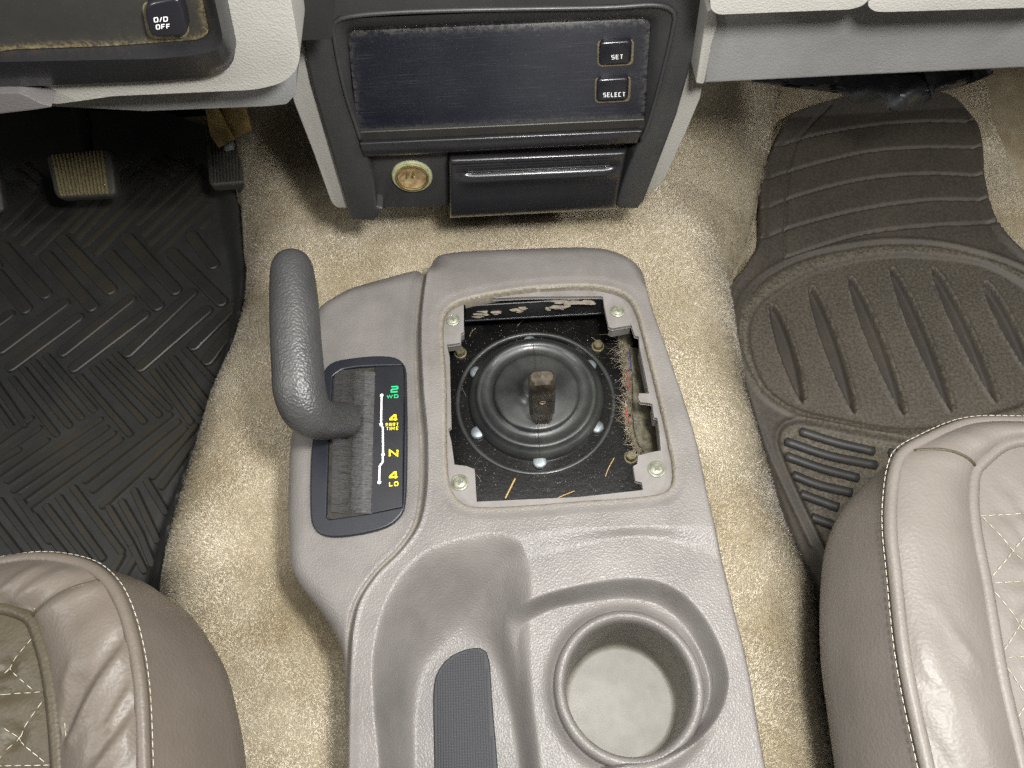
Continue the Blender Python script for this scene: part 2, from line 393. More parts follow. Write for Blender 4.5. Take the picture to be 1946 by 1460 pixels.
def stitches(path, length=.0034, gap=.0009, r=.00028, lift=.0004):
    P = np.asarray(path, float); L = np.linalg.norm(np.diff(P, axis=0), axis=1).sum()
    n = max(2, int(L / (length + gap))); Q = resample(P, n * 2)
    V = []; F = []
    for i in range(n):
        a, b = Q[2 * i], Q[2 * i + 1]; d = b - a; l = np.linalg.norm(d)
        if l < 1e-6: continue
        d /= l; b = a + d * length
        s = np.cross([0, 0, 1], d); s /= np.linalg.norm(s) + 1e-9; up = np.cross(d, s); k = len(V)
        for p, q in ((a, .5), ((a + b) / 2, 1.0), (b, .5)):
            for c in (s, up, -s, -up): V.append(p + c * r * q + up * lift)
        for m in (0, 4):
            for e in range(4): F.append((k + m + e, k + m + (e + 1) % 4, k + m + 4 + (e + 1) % 4, k + m + 4 + e))
    return V, F
def heightfield(bounds, h, bnds, zf, skirts=None):
    """grid in plan, trimmed to signed boundaries (list of polygons: keep sdf*sign>0), heights zf(X,Y)->z,dirt"""
    x0, x1, y0, y1 = bounds; nx, ny = int((x1 - x0) / h) + 1, int((y1 - y0) / h) + 1
    X, Y = np.meshgrid(x0 + h * np.arange(nx), y0 + h * np.arange(ny)); X = X.ravel(); Y = Y.ravel()
    ok = np.ones(X.shape, bool); tagb = np.full(X.shape, -1)
    for bi, (poly, sgn) in enumerate(bnds):
        d, qx, qy = sdf(X, Y, poly); d = d * sgn
        sn = np.abs(d) < .62 * h
        X = np.where(sn, qx, X); Y = np.where(sn, qy, Y); tagb[sn] = bi
        ok &= sn | (d > 0)
    z, dirt = zf(X, Y)
    idx = np.arange(nx * ny).reshape(ny, nx)
    q = np.stack([idx[:-1, :-1], idx[:-1, 1:], idx[1:, 1:], idx[1:, :-1]], -1).reshape(-1, 4)
    o = ok[q]; cnt = o.sum(1)
    quads = q[cnt == 4]; t3 = q[cnt == 3]; m3 = o[cnt == 3]
    tris = np.array([row[k] for row, k in zip(t3, m3)]).reshape(-1, 3)
    used = np.unique(np.r_[quads.ravel(), tris.ravel()].astype(int)); mp = np.full(nx * ny, -1); mp[used] = np.arange(len(used))
    V = np.stack([X, Y, z], 1)[used]; D = dirt[used]; TB = tagb[used]
    F = [tuple(r) for r in mp[quads]] + [tuple(r) for r in mp[tris.astype(int)]]
    if skirts:
        E = np.vstack([np.stack([mp[quads][:, i], mp[quads][:, (i + 1) % 4]], 1) for i in range(4)] +
                      ([np.stack([mp[tris.astype(int)][:, i], mp[tris.astype(int)][:, (i + 1) % 3]], 1) for i in range(3)] if len(tris) else []))
        key = np.sort(E, 1); u, inv, c = np.unique(key, axis=0, return_inverse=True, return_counts=True)
        be = E[c[inv.ravel()] == 1]
        V = list(V); D = list(D); made = {}
        def low(i):
            if i not in made:
                s = skirts.get(int(TB[i]), skirts.get(-1)); p = np.array(V[i]); p[2] = s(p) if callable(s) else p[2] - s
                made[i] = len(V); V.append(p); D.append(D[i])
            return made[i]
        for a, b in be:
            F.append((b, a, low(a), low(b)))
    me = mesh(V, F)
    at = me.attributes.new('dirt', 'FLOAT', 'POINT'); at.data.foreach_set('value', np.asarray(D, np.float32))
    return me
# stroke lettering ---------------------------------------------------
GL = {'O': (1, [[(.15, 0), (.85, 0), (1, .18), (1, .82), (.85, 1), (.15, 1), (0, .82), (0, .18), 'c']]),
      'D': (1, [[(0, 0), (.8, 0), (1, .2), (1, .8), (.8, 1), (0, 1), 'c']]), 'F': (.95, [[(0, 0), (0, 1), (1, 1)], [(0, .5), (.85, .5)]]),
      '/': (.6, [[(0, 0), (1, 1)]]), 'S': (1, [[(0, 0), (.85, 0), (1, .12), (1, .4), (.85, .52), (.15, .52), (0, .64), (0, .88), (.15, 1), (1, 1)]]),
      'E': (.95, [[(1, 0), (0, 0), (0, 1), (1, 1)], [(0, .5), (.9, .5)]]), 'T': (.95, [[(0, 1), (1, 1)], [(.5, .95), (.5, 0)]]),
      'L': (.9, [[(0, 1), (0, 0), (1, 0)]]), 'C': (1, [[(1, 0), (.15, 0), (0, .15), (0, .85), (.15, 1), (1, 1)]]),
      '2': (1, [[(0, 1), (.85, 1), (1, .88), (1, .62), (.85, .52), (.15, .52), (0, .4), (0, 0), (1, 0)]]),
      'W': (1.4, [[(0, 1), (.22, 0), (.5, .9), (.78, 0), (1, 1)]]), '4': (1.05, [[(.76, 0), (.76, 1), (.58, 1), (0, .36), (0, .24), (.62, .24)], [(.88, .24), (1, .24)]]),
      'P': (1, [[(0, 0), (0, 1), (.85, 1), (1, .88), (1, .55), (.85, .42), (0, .42)]]), 'A': (1, [[(0, 0), (0, .8), (.2, 1), (.8, 1), (1, .8), (1, 0)], [(0, .38), (1, .38)]]),
      'R': (1, [[(0, 0), (0, 1), (.85, 1), (1, .88), (1, .55), (.85, .42), (0, .42)], [(.5, .42), (1, 0)]]), 'I': (.05, [[(.5, 0), (.5, 1)]]),
      'M': (1.2, [[(0, 0), (0, 1), (.5, .2), (1, 1), (1, 0)]]), 'N': (1.05, [[(0, 0), (0, 1), (1, 0), (1, 1)]])}
def ribbon2(pts, th, closed):
    P = np.asarray(pts, float); n = len(P); L = []; R = []
    for i in range(n):
        a = P[i - 1] if (i or closed) else None; c = P[(i + 1) % n] if (i < n - 1 or closed) else None; b = P[i]
        d1 = (b - a) / np.linalg.norm(b - a) if a is not None else None
        d2 = (c - b) / np.linalg.norm(c - b) if c is not None else None
        if d1 is None: d1 = d2
        if d2 is None: d2 = d1
        n1 = np.array([-d1[1], d1[0]]); n2 = np.array([-d2[1], d2[0]]); m = n1 + n2; m /= np.linalg.norm(m) + 1e-9
        k = min(1.8, 1 / max(.3, m.dot(n1))); L.append(b + m * th / 2 * k); R.append(b - m * th / 2 * k)
    return L, R
def lettering(text, bl, br, tl, nrm, th=.17, gap=.3, lift=.00025):
    bl, br, tl, nrm = map(lambda q: np.asarray(q, float), (bl, br, tl, nrm)); nrm = nrm / np.linalg.norm(nrm)
    W = np.linalg.norm(br - bl); H = np.linalg.norm(tl - bl); u = (br - bl) / W; v = (tl - bl) / H
    tot = sum(GL[c][0] for c in text) + gap * (len(text) - 1); s = W / tot; t = th * H
    x = 0; V = []; F = []; q = 0
    for c in text:
        w, ss = GL[c]
        for st in ss:
            closed = st[-1] == 'c'; pts = [p for p in st if p != 'c']
            iw = max(w * s - t, 1e-6)
            pp = [(x * s + t / 2 + p[0] * iw, t / 2 + p[1] * (H - t)) for p in pts]
            if c == 'I': pp = [(x * s + w * s / 2, 0), (x * s + w * s / 2, H)]
            L, R = ribbon2(pp, t, closed); k = len(V); n = len(L); q += 1
            for a, b in zip(L, R):
                for p in (a, b): V.append(bl + u * p[0] + v * p[1] + nrm * (lift + q * .00002))
            for i in range(n if closed else n - 1):
                j = (i + 1) % n; F.append((k + 2 * i, k + 2 * j, k + 2 * j + 1, k + 2 * i + 1))
        x += w + gap
    return mesh(V, F)
def slab2d(outer, holes, ztop, thick, bev=.0008, res=2):
    """horizontal plate with holes, outline in plan"""
    cu = bpy.data.curves.new('plate', 'CURVE'); cu.dimensions = '2D'; cu.fill_mode = 'BOTH'
    cu.extrude = max(thick / 2 - bev, 1e-5); cu.bevel_depth = bev; cu.bevel_resolution = res; cu.offset = -bev
    for poly in [outer] + list(holes):
        s = cu.splines.new('POLY'); s.points.add(len(poly) - 1); s.use_cyclic_u = True
        for p, q in zip(s.points, poly): p.co = (q[0], q[1], 0, 1)
    o = bpy.data.objects.new('plate', cu); COL.objects.link(o)
    me = bpy.data.meshes.new_from_object(o.evaluated_get(bpy.context.evaluated_depsgraph_get()))
    bpy.data.objects.remove(o); me.transform(Matrix.Translation((0, 0, ztop - thick / 2))); return me

# ================================================================== setting: carpeted floor
LIP = [(446, 335), (450, 356), (463, 403), (470, 490), (475, 520), (468, 600), (440, 710), (400, 800), (350, 960), (329, 1042), (313, 1131), (300, 1350)]
_l = PF(LIP, .045 + DZ); _l = _l[np.argsort(_l[:, 1])]
_r = PF([(1475, 200), (1446, 350), (1415, 480), (1380, 559), (1416, 771), (1480, 992), (1540, 1130), (1570, 1350)], .02 + PZ0); _r = _r[np.argsort(_r[:, 1])]
def zt(y): return .22 + .12 * np.maximum(0, y - .5)
def zfloor(X, Y):
    xl = np.interp(Y, _l[:, 1], _l[:, 0]) - .006; xr = np.interp(Y, _r[:, 1], _r[:, 0])
    t = np.minimum(np.clip((X - xl) / .11, 0, 1), np.clip((xr - X) / (.09 + .12 * smooth(.45, .58, Y)), 0, 1))
    t = 1 - (1 - t) ** 2.6
    pan = np.where(X > 0, PZ0, DZ) + toe(Y)
    edge = pan + np.where((X > xl) & (X < xr), .034, -.008)
    return edge + (np.maximum(zt(Y), edge + .02) - edge) * t + .0025 * np.sin(X * 31 + Y * 17) * np.sin(Y * 23 - X * 12)
fl = heightfield((-1.0, 1.0, -.3, 1.25), .008, [], lambda X, Y: (zfloor(X, Y), X * 0))
floor = link('floor', fl, 'carpet', None, 180); floor['kind'] = 'structure'
fw = link('footwell_shade_wall', rbox((-.62, .82, .3), (.40, 0, 0), (0, .02, 0), (0, 0, .28), .004), 'dark', None); fw['kind'] = 'structure'  # added dark wall standing in for the black shade under the dash
fw = link('firewall', rbox((0, 1.25, .5), (1.1, 0, 0), (0, .02, 0), (0, 0, .6), .01), 'dark', None); fw['kind'] = 'structure'

# ================================================================== driver floor mat
DM = LIP + [(-380, 1350), (-380, 190), (300, 190), (425, 235)]
dm_o = resample(PF(DM, .03 + DZ), 150, True)
dm_lin = PF(LIP, .045 + DZ); dm_in = PF([(396, 320), (403, 356), (423, 470), (436, 535), (437, 580), (425, 650), (395, 760), (350, 880), (315, 960), (274, 1097), (255, 1350)], .014 + DZ)
dm_out = PF(LIP, .03 + DZ)
LP_ = np.vstack([dm_out, dm_in[::-1]])
def zdm(X, Y):
    z = .012 + DZ + toe(Y)
    dl, _, _ = sdf(X, Y, LP_); do, _, _ = sdf(X, Y, dm_out, False); di, _, _ = sdf(X, Y, dm_in, False)
    t = di / (di + do + 1e-6)
    z = z + np.where(dl > -.002, .030 * smooth(0, .9, t) - .004 * smooth(.9, 1, t), 0)
    z -= .0012 * np.exp(-(di / .0025) ** 2)
    return z, X * 0
dmat = thing('driver_floor_mat', 'black rubber floor mat with herringbone ribs under the brake pedal', 'floor mat', tuple(PF([(200, 700)], .0)[0]))
link('mat_base', heightfield((dm_o[:, 0].min() - .01, dm_o[:, 0].max() + .01, dm_o[:, 1].min() - .01, dm_o[:, 1].max() + .01), .0035, [(dm_o, 1)], zdm, {-1: .012}), 'mat', dmat, 50)
W_, N_, T_ = 42, 20, 24
RIBS = [(T_, [((640, 95), (440, 275)), ((640, 135), (460, 310)), ((655, 175), (480, 340)), ((660, 215), (510, 365)), ((665, 260), (642, 286)), ((440, 115), (250, 320)), ((470, 150), (270, 345)), ((500, 170), (310, 370)), ((400, 110), (230, 300)),
              ((300, 190), (110, 370)), ((240, 190), (70, 340)), ((180, 180), (40, 310)), ((110, 190), (10, 290)), ((460, 100), (530, 145)), ((490, 75), (550, 120)), ((525, 65), (580, 95)), ((60, 110), (110, 160)), ((90, 90), (130, 130))]),
        (W_, [((148, 380), (296, 545)), ((200, 330), (355, 492)), ((405, 322), (562, 492)), ((350, 378), (505, 542)), ((550, 372), (708, 528)), ((612, 318), (682, 410)), ((10, 350), (148, 505)), ((-40, 400), (85, 552)), ((-80, 320), (-10, 420)),
              ((205, 535), (10, 680)), ((250, 580), (40, 735)), ((415, 522), (205, 688)), ((460, 572), (240, 738)), ((612, 500), (412, 690)), ((660, 555), (452, 735)), ((742, 545), (620, 668)), ((730, 625), (665, 715)), ((30, 570), (-80, 650)), ((-10, 690), (-90, 740))]),
        (N_, [((40, 772), (180, 950)), ((75, 742), (222, 922)), ((110, 720), (260, 897)), ((150, 700), (300, 872)), ((-30, 760), (80, 920)), ((-60, 790), (40, 930)), ((255, 765), (415, 950)), ((300, 740), (460, 910)), ((335, 718), (508, 888)), ((370, 695), (540, 868)),
              ((490, 750), (610, 912)), ((520, 732), (640, 882)), ((552, 708), (665, 855)), ((590, 680), (682, 780)), ((100, 900), (-20, 985)), ((125, 930), (-10, 1025)), ((150, 970), (0, 1075)), ((320, 903), (28, 1098)), ((340, 930), (48, 1128)), ((362, 948), (70, 1155)), ((385, 968), (95, 1180)),
              ((542, 890), (275, 1098)), ((568, 912), (300, 1128)), ((590, 935), (330, 1178)), ((625, 925), (490, 1085)), ((622, 970), (518, 1118)), ((60, 1000), (-40, 1060)), ((110, 1210), (250, 1385)), ((150, 1180), (290, 1360)), ((190, 1150), (330, 1345)), ((235, 1120), (390, 1325)),
              ((350, 1185), (420, 1300)), ((420, 1300), (462, 1385)), ((390, 1165), (450, 1270)), ((450, 1270), (488, 1365)), ((430, 1130), (505, 1290)), ((470, 1100), (530, 1200)), ((0, 1160), (130, 1330)), ((-40, 1200), (70, 1340)), ((60, 1150), (160, 1290)), ((390, 1340), (360, 1390)), ((430, 1350), (400, 1400))])]
for w, ls in RIBS:
    for a, b in ls:
        A, B = PF(cm(a, b), .0125 + DZ)
        A[2] = .012 + DZ + toe(A[1]); B[2] = .012 + DZ + toe(B[1])
        ww = {W_: .0152, N_: .0078, T_: .0090}[w]
        A[2] += rng.uniform(0, .0007); B[2] = B[2] + A[2] - .012 - DZ - toe(A[1])
        link('rib', bar(A, B, ww * (1.0 + .25 * (A[1] - .5)), .0035 if w != T_ else .0013, 6, top=.70), 'rib', dmat, 30)

# ================================================================== passenger floor mat
PM = c3((910, 540), (740, 590), (600, 660), (540, 750), (480, 880), (440, 990), (430, 1180), (430, 1330), (410, 1410), (370, 1460)) + c6((200, 130), (85, 280), (100, 380), (140, 580), (180, 780), (250, 1050), (330, 1300), (390, 1460)) + \
     [(1545, 1140), (1580, 1350), (2350, 1350), (2350, 800), (2150, 620), (1946, 476), (1897, 419), (1874, 346), (1867, 265), (1854, 225), (1827, 191), (1790, 172), (1700, 160)]
Z2 = .014 + PZ0
pm_o = spline(PF(PM, Z2), 200, True)
G2 = lambda pts: PF(pts, Z2)
arcs = [G2(spline(p, 40)) for p in (
    c3((510, 830), (690, 770), (1000, 710), (1300, 680), (1660, 680)), c3((450, 1012), (600, 960), (1050, 850), (1400, 825), (1690, 830)), c3((440, 1185), (590, 1120), (1000, 1010), (1400, 975), (1705, 990)),
    c3((435, 1352), (580, 1290), (1000, 1180), (1400, 1125), (1725, 1125)), c3((580, 1450), (1000, 1320), (1400, 1270), (1780, 1255)), c3((830, 585), (700, 720), (640, 800), (600, 950), (585, 1100), (575, 1290), (575, 1450)))]
ov_i = G2(spline(c6((200, 430), (230, 340), (300, 270), (500, 160), (800, 95), (1000, 95), (1250, 130), (1427, 220), (1560, 330), (1600, 520), (1540, 690), (1427, 770), (1300, 810), (1100, 860), (900, 880), (640, 840), (400, 780), (270, 680), (215, 550)), 90, True))
ov_o = G2(spline(c6((135, 430), (150, 330), (230, 210), (400, 110), (650, 50), (850, 30), (1100, 50), (1427, 150), (1640, 300), (1690, 520), (1620, 740), (1427, 850), (1300, 880), (1100, 905), (900, 912), (640, 875), (390, 815), (250, 720), (180, 600), (140, 500)), 90, True))
heel = G2(spline(c6((560, 1480), (350, 1030), (320, 930), (340, 870), (400, 840), (480, 845), (700, 890), (1000, 935), (1400, 930)), 70))
edge_in = G2(spline(c6((230, 0), (215, 130), (130, 270), (128, 400), (175, 640), (260, 900), (300, 1010), (480, 1400)), 60))
lens = [G2(c6(*q)) for q in (((305, 308), (448, 752)), ((478, 224), (682, 802)), ((655, 183), (908, 812)), ((842, 142), (1122, 795)), ((1030, 143), (1325, 755)), ((1262, 203), (1490, 640)))]
def zpm(X, Y):
    z = .012 + PZ0 + toe(Y); dirt = X * 0
    for a in arcs:
        d, _, _ = sdf(X, Y, a, False); z -= .0028 * np.exp(-(d / .0017) ** 2); dirt = np.maximum(dirt, .3 * np.exp(-(d / .003) ** 2))
    di, _, _ = sdf(X, Y, ov_i); do, _, _ = sdf(X, Y, ov_o)
    z -= .005 * smooth(-.003, .004, di); z += .002 * np.exp(-(do / .0028) ** 2) - .0015 * np.exp(-((do - .006) / .002) ** 2)
    dirt = np.maximum(dirt, .75 * np.exp(-((di + .006) / .008) ** 2)); dirt = np.maximum(dirt, .42 * smooth(-.002, .004, di)); dirt = np.maximum(dirt, .22)
    for A, B in lens:
        e = B[:2] - A[:2]; L = np.linalg.norm(e); e /= L
        t = ((X - A[0]) * e[0] + (Y - A[1]) * e[1]) / L; pd = np.abs((X - A[0]) * -e[1] + (Y - A[1]) * e[0])
        w = .0095 * np.sqrt(np.clip(np.sin(np.pi * np.clip(t, 0, 1)), 0, 1)) * (1 - .25 * t); w = np.where((t > 0) & (t < 1), w, -.003)
        dirt = dirt * (1 - .95 * smooth(-.0005, .0015, w - pd) * (w > 0)); z -= .0065 * smooth(-.001, .0035, w - pd); z += .0016 * np.exp(-((pd - w - .0015) / .0018) ** 2) * (w > 0)  # dust tone held back in the grooves to paint their shaded depth
        dirt = np.maximum(dirt, .75 * np.exp(-((pd - w - .0012) / .0014) ** 2) * (w > 0))
    dh, _, _ = sdf(X, Y, heel, False); z += .0025 * np.exp(-(dh / .0028) ** 2)
    hp = np.vstack([heel, heel[-1:] + [[0.3, -.5, 0]], heel[:1] + [[.1, -.3, 0]]]); ih, _, _ = sdf(X, Y, hp)
    z -= .003 * smooth(0, .006, ih); dirt = np.maximum(dirt, .85 * smooth(0, .01, ih))
    de, _, _ = sdf(X, Y, edge_in, False); z -= .002 * np.exp(-(de / .0025) ** 2)
    dd, _, _ = sdf(X, Y, pm_o); z += .004 * smooth(.012, .003, dd) * smooth(-.001, .002, dd) * (Y < .7)
    return z, dirt
pmat = thing('passenger_floor_mat', 'dusty black rubber floor mat with a recessed oval of slanting grooves', 'floor mat', tuple(PF([(1700, 700)], .0)[0]))
link('mat_base', heightfield((pm_o[:, 0].min() - .01, .74, pm_o[:, 1].min() - .01, pm_o[:, 1].max() + .01), .0015, [(pm_o, 1)], zpm, {-1: .012}), 'mat2', pmat, 60)
for pts in (((430, 890), (590, 940), (760, 980)), ((365, 935), (560, 1000), (770, 1042)), ((365, 1000), (520, 1055), (690, 1100)), ((395, 1085), (510, 1130), (660, 1165)), ((430, 1170), (600, 1232)), ((480, 1275), (600, 1320)), ((830, 985), (960, 1005), (1100, 1010))):
    q = PF(spline(c6(*pts), 14), Z2); q[:, 2] = .0115 + PZ0
    link('rib', tube(np.vstack([q[:1] + (q[0] - q[1]) * .25, q, q[-1:] + (q[-1] - q[-2]) * .25]), np.r_[.0012, np.full(14, .0046), .0012], 10, flat=.9), 'rib2', pmat, 180)

# ================================================================== floor console
ZT, ZW = .316, .303
right_edge = [(1530, 1750), (1458, 1460), (1423, 1261), (1389, 1123), (1347, 950), (1320, 827), (1271, 676), (1232, 559)]
front_edge = [(1219, 525), (1196, 497), (1158, 478), (1113, 471), (988, 473), (857, 480), (825, 490), (808, 507)]
wing_edge = [(800, 514), (727, 530), (665, 550), (632, 573), (607, 596), (585, 640), (568, 720), (556, 800), (549, 871), (546, 953), (547, 1011), (552, 1080), (571, 1116), (610, 1165)]
rear_edge = [(642, 1234), (645, 1302), (648, 1460), (650, 1750)]
RE = PZ(right_edge, ZT - .003); O_ = np.vstack([RE, PZ(front_edge, ZT - .026 + .008 * (np.arange(8) > 6)), PZ(wing_edge, np.r_[[ZW - .016] * 5, [ZW - .010] * 9]), PZ(rear_edge, ZT - .012)])
O_ = spline(O_[:, :2], 220)
RES = spline(RE[:, :2], 60)
STEP = spline(PZ([(806, 505), (800, 542), (792, 624), (796, 748), (803, 830), (803, 912)] + ct((375, 0), (350, 90), (280, 190), (170, 300), (90, 420), (60, 520), (40, 700), (25, 1187)) + [(650, 1750)], ZT - .004)[:, :2], 90)
STP = np.vstack([STEP, [[.6, STEP[-1][1] - .1], [.6, .8], [STEP[0][0] - .002, .8]]])
K_ = spline(PZ(c5((113, 430), (130, 375), (165, 345), (220, 322), (500, 270), (800, 252), (930, 262), (1035, 300), (1082, 370), (1120, 500), (1190, 780), (1245, 1020), (1272, 1180), (1262, 1255), (1230, 1285), (1170, 1302), (800, 1332), (350, 1362), (230, 1352), (175, 1310), (146, 1250), (132, 1150), (124, 700), (112, 530)), ZT - .002)[:, :2], 130, True)
TR_O = spline(PZ(ct((190, 2100), (190, 1187), (165, 900), (160, 700), (180, 560), (220, 430), (300, 295), (400, 205), (550, 150), (740, 125), (830, 165), (868, 260), (880, 380), (872, 500), (880, 800), (925, 1187), (960, 2100)), ZT - .001)[:, :2], 120)
TR_I = spline(PZ(ct((370, 2100), (365, 1187), (370, 950), (400, 800), (460, 705), (560, 650), (640, 660), (700, 730), (750, 860), (812, 1187), (850, 2100)), ZT - .044)[:, :2], 100)
P_O = spline(PZ(ct((690, 190), (780, 145), (900, 112), (1200, 96), (1560, 88), (1800, 70), (2400, 20), (2600, 1187), (2600, 2100), (700, 2100), (690, 1187), (690, 500)), ZT)[:, :2], 100, True)
P_I = spline(PZ(ct((770, 300), (860, 262), (950, 235), (1200, 170), (1400, 150), (1560, 190), (1800, 300), (2300, 500), (2400, 1187), (2400, 2100), (790, 2100), (780, 1187), (770, 500)), ZT - .005)[:, :2], 100, True)
M_O = spline(PZ(ct((760, 470), (868, 428), (950, 398), (1050, 372), (1200, 343), (1330, 330), (1450, 345), (1560, 400), (1660, 510), (1730, 640), (1766, 770), (1752, 880), (1700, 985), (1620, 1070), (1480, 1140), (1250, 1190), (1000, 1300), (780, 1300), (760, 1000), (750, 600)), ZT - .005)[:, :2], 110, True)
M_I = spline(PZ(ct((830, 560), (915, 500), (1000, 465), (1150, 440), (1300, 425), (1440, 450), (1550, 530), (1630, 650), (1675, 780), (1668, 890), (1600, 1020), (1480, 1100), (1250, 1160), (1000, 1240), (850, 1240), (840, 1000), (826, 700)), ZT - .021)[:, :2], 110, True)
RZ = ZT - .009
cupc = PZ([(1196, 1304)], RZ)[0]; RO_ = np.linalg.norm(PZ([(1196 + 142, 1304 - 8)], RZ)[0] - cupc); RI_ = RO_ * .862
zs = np.linspace(.2, .3, 101); zb = min(zs, key=lambda z: np.linalg.norm(PZ([(1178, 1336)], z)[0][:2] - cupc[:2]))
cupb = PZ([(1178, 1336)], zb)[0]; RB_ = np.linalg.norm(PZ([(1178 + 102, 1336 - 6)], zb)[0] - cupb)
ang = np.linspace(0, 2 * np.pi, 90, endpoint=False)
CUPH = np.stack([cupc[0] + (RO_ - .003) * np.cos(ang), cupc[1] + (RO_ - .003) * np.sin(ang)], 1)
print('cup', cupc, RO_, zb, RB_, cupb)
def blend(X, Y, o, i, closed=True):
    if closed: a, _, _ = sdf(X, Y, o); b, _, _ = sdf(X, Y, i)
    else:
        a, _, _ = sdf(X, Y, o); b, _, _ = sdf(X, Y, i)
    a = np.maximum(a, 0); b = np.maximum(-b, 0)
    return a / (a + b + 1e-9)
def zconsole(X, Y):
    ds, _, _ = sdf(X, Y, STP)
    up = smooth(-.0005, .0045, ds)
    base = ZW + (ZT - ZW) * up - .0016 * np.exp(-((ds + .0022) / .0013) ** 2) + .0007 * np.exp(-((ds - .0045) / .0016) ** 2)
    d, _, _ = sdf(X, Y, O_); dr, _, _ = sdf(X, Y, RES, False)
    d = np.maximum(d, 0); w = np.clip(dr / (dr + d + .012), 0, 1); w = smooth(.15, .75, w) * (Y > -.5)
    front = smooth(.33, .37, Y)
    rear = smooth(.16, .05, Y) * smooth(.0, -.14, X)
    r = .003 + w * (.010 + .012 * front)
    lft = smooth(-.05, -.12, X) * (1 - front)
    r = np.where(lft > 0, r * (1 - lft) + lft * .014, r)
    k = np.clip(1 - d / r, 0, 1)
    z = base - r * (1 - np.sqrt(np.clip(1 - k * k, 0, 1)))
    # nose falls away towards the stack
    z -= .012 * smooth(.335, .405, Y) ** 1.5 * up
    t = blend(X, Y, TR_O, TR_I); tt = 1 - (1 - t ** 1.5) ** 2.6
    p = blend(X, Y, P_O, P_I); p = p * p * (3 - 2 * p)
    m = blend(X, Y, M_O, M_I); m = 1 - (1 - m ** 1.4) ** 1.8
    z = z - (.0036 * p + .0175 * m) * (1 - tt) ** 1.5 - .044 * tt
    # fillet up to the cup ring
    rc = np.hypot(X - cupc[0], Y - cupc[1]); z += .004 * np.exp(-((rc - RO_) / .004) ** 2)
    dk, _, _ = sdf(X, Y, K_); dk = np.maximum(-dk, 0)
    kk = np.clip(1 - dk / .0022, 0, 1); z -= .0022 * (1 - np.sqrt(np.clip(1 - kk * kk, 0, 1)))
    z -= .0008 * smooth(.010, .004, dk)
    dirt = (.6 * np.exp(-(dk / .0026) ** 2)) + .4 * np.exp(-((ds + .0022) / .0012) ** 2)
    return z, np.clip(dirt, 0, 1)
console = thing('floor_console', 'mauve grey plastic floor console with cup holder and open shifter pocket', 'console', (.02, .2, .22))
ck = lambda p: min(p[2] - .004, zt(p[1]) - .012)
link('console_shell', heightfield((O_[:, 0].min() - .004, O_[:, 0].max() + .004, -.085, O_[:, 1].max() + .004), .0008,
     [(O_, 1), (K_, -1), (CUPH, -1)], zconsole, {0: lambda p: .205, 1: .010, 2: .002, -1: .05}), 'console', console, 60)
# ring and cup
prof = [(RO_ + .001, -.018), (RO_ + .0002, -.003), (RO_ - .0012, -.0008), ((RO_ + RI_) / 2, .0002), (RI_ + .0012, -.0006), (RI_, -.0025), (RI_ - .0006, -.006)]
n = 9; db = zb - RZ
for i in range(1, n): prof.append((RI_ - .0006 + (RB_ + .0012 - RI_ + .0006) * i / (n - 1), -.006 + (db + .003 + .006) * i / (n - 1)))
prof += [(RB_ + .0004, db + .0012), (RB_ - .001, db + .0002), (RB_ - .003, db), (RB_ * .5, db), (.00002, db)]
# the cup leans a little: shift lower rings towards the seen bottom
def cup_part(pr):
    me = lathe(pr, (0, 0, 0), (0, 0, 1), 96)
    for v in me.vertices:
        f = min(1, max(0, v.co.z / db)); v.co.x += cupc[0] + (cupb[0] - cupc[0]) * f; v.co.y += cupc[1] + (cupb[1] - cupc[1]) * f; v.co.z += RZ
    return me
link('cup_rim', cup_part(prof[:7]), 'console', console, 180)
me = cup_part(prof[6:])
link('cup_holder', me, 'cup', console, 50)
# tray insert
ins = PZ(ct((440, 1800), (440, 1187), (440, 800), (460, 742), (500, 692), (560, 658), (630, 643), (668, 652), (685, 690), (702, 900), (726, 1187), (760, 1800)), ZT - .042)[:, :2]
ins = np.vstack([spline(ins, 60)])
insert = thing('tray_insert', 'dark ribbed rubber pad lying in the console tray beside the cup holder', 'rubber pad', (ins[:, 0].mean(), ins[:, 1].mean(), ZT - .044))
link('pad', slab2d(ins, [], ZT - .0418, .003, .0008), 'insert', insert, 40)
gx, gy = np.meshgrid(np.arange(ins[:, 0].min(), ins[:, 0].max(), .00165), np.arange(-.03, ins[:, 1].max(), .00165)); gx = gx.ravel(); gy = gy.ravel()
d, _, _ = sdf(gx, gy, ins); gx, gy = gx[d > .0022], gy[d > .0022]; k = len(gx); q = .00074; z0 = ZT - .04185
V = np.concatenate([np.stack([gx + a, gy + b, np.full(k, z0 + c)], 1) for a, b, c in ((-q, -q, 0), (q, -q, 0), (q, q, 0), (-q, q, 0), (0, 0, .0006))])
T = np.concatenate([np.stack([np.arange(k) + i * k, np.arange(k) + ((i + 1) % 4) * k, np.arange(k) + 4 * k], 1) for i in range(4)])
link('studs', bigmesh(V, T), 'insert', insert, 0, kind='stuff')
# pocket frame with corner tabs
G_ = PZ(c5((214, 318), (560, 302), (908, 300), (920, 304), (926, 350), (948, 455), (965, 462), (1056, 446)) + cr_((240, 165), (282, 285), (308, 290), (314, 366), (380, 690), (312, 688), (304, 715), (318, 745), (385, 752), (402, 760), (415, 850), (438, 856), (450, 945), (462, 1085), (395, 1096), (303, 1120), (298, 1178), (270, 1192), (285, 1290), (328, 1302), (340, 1358)) + c5((800, 1316), (278, 1340), (268, 1175), (230, 1160), (166, 1152), (150, 1030), (136, 972), (150, 960), (141, 600), (128, 545), (196, 535), (200, 490), (214, 480)), ZT - .0075)[:, :2]
kc = K_.mean(0); KO = kc + (K_ - kc) * 1.012
pf = slab2d(KO, [G_], ZT - .0072, .0035, .0003, 1)
link('pocket_frame', pf, 'tab', console, 30)
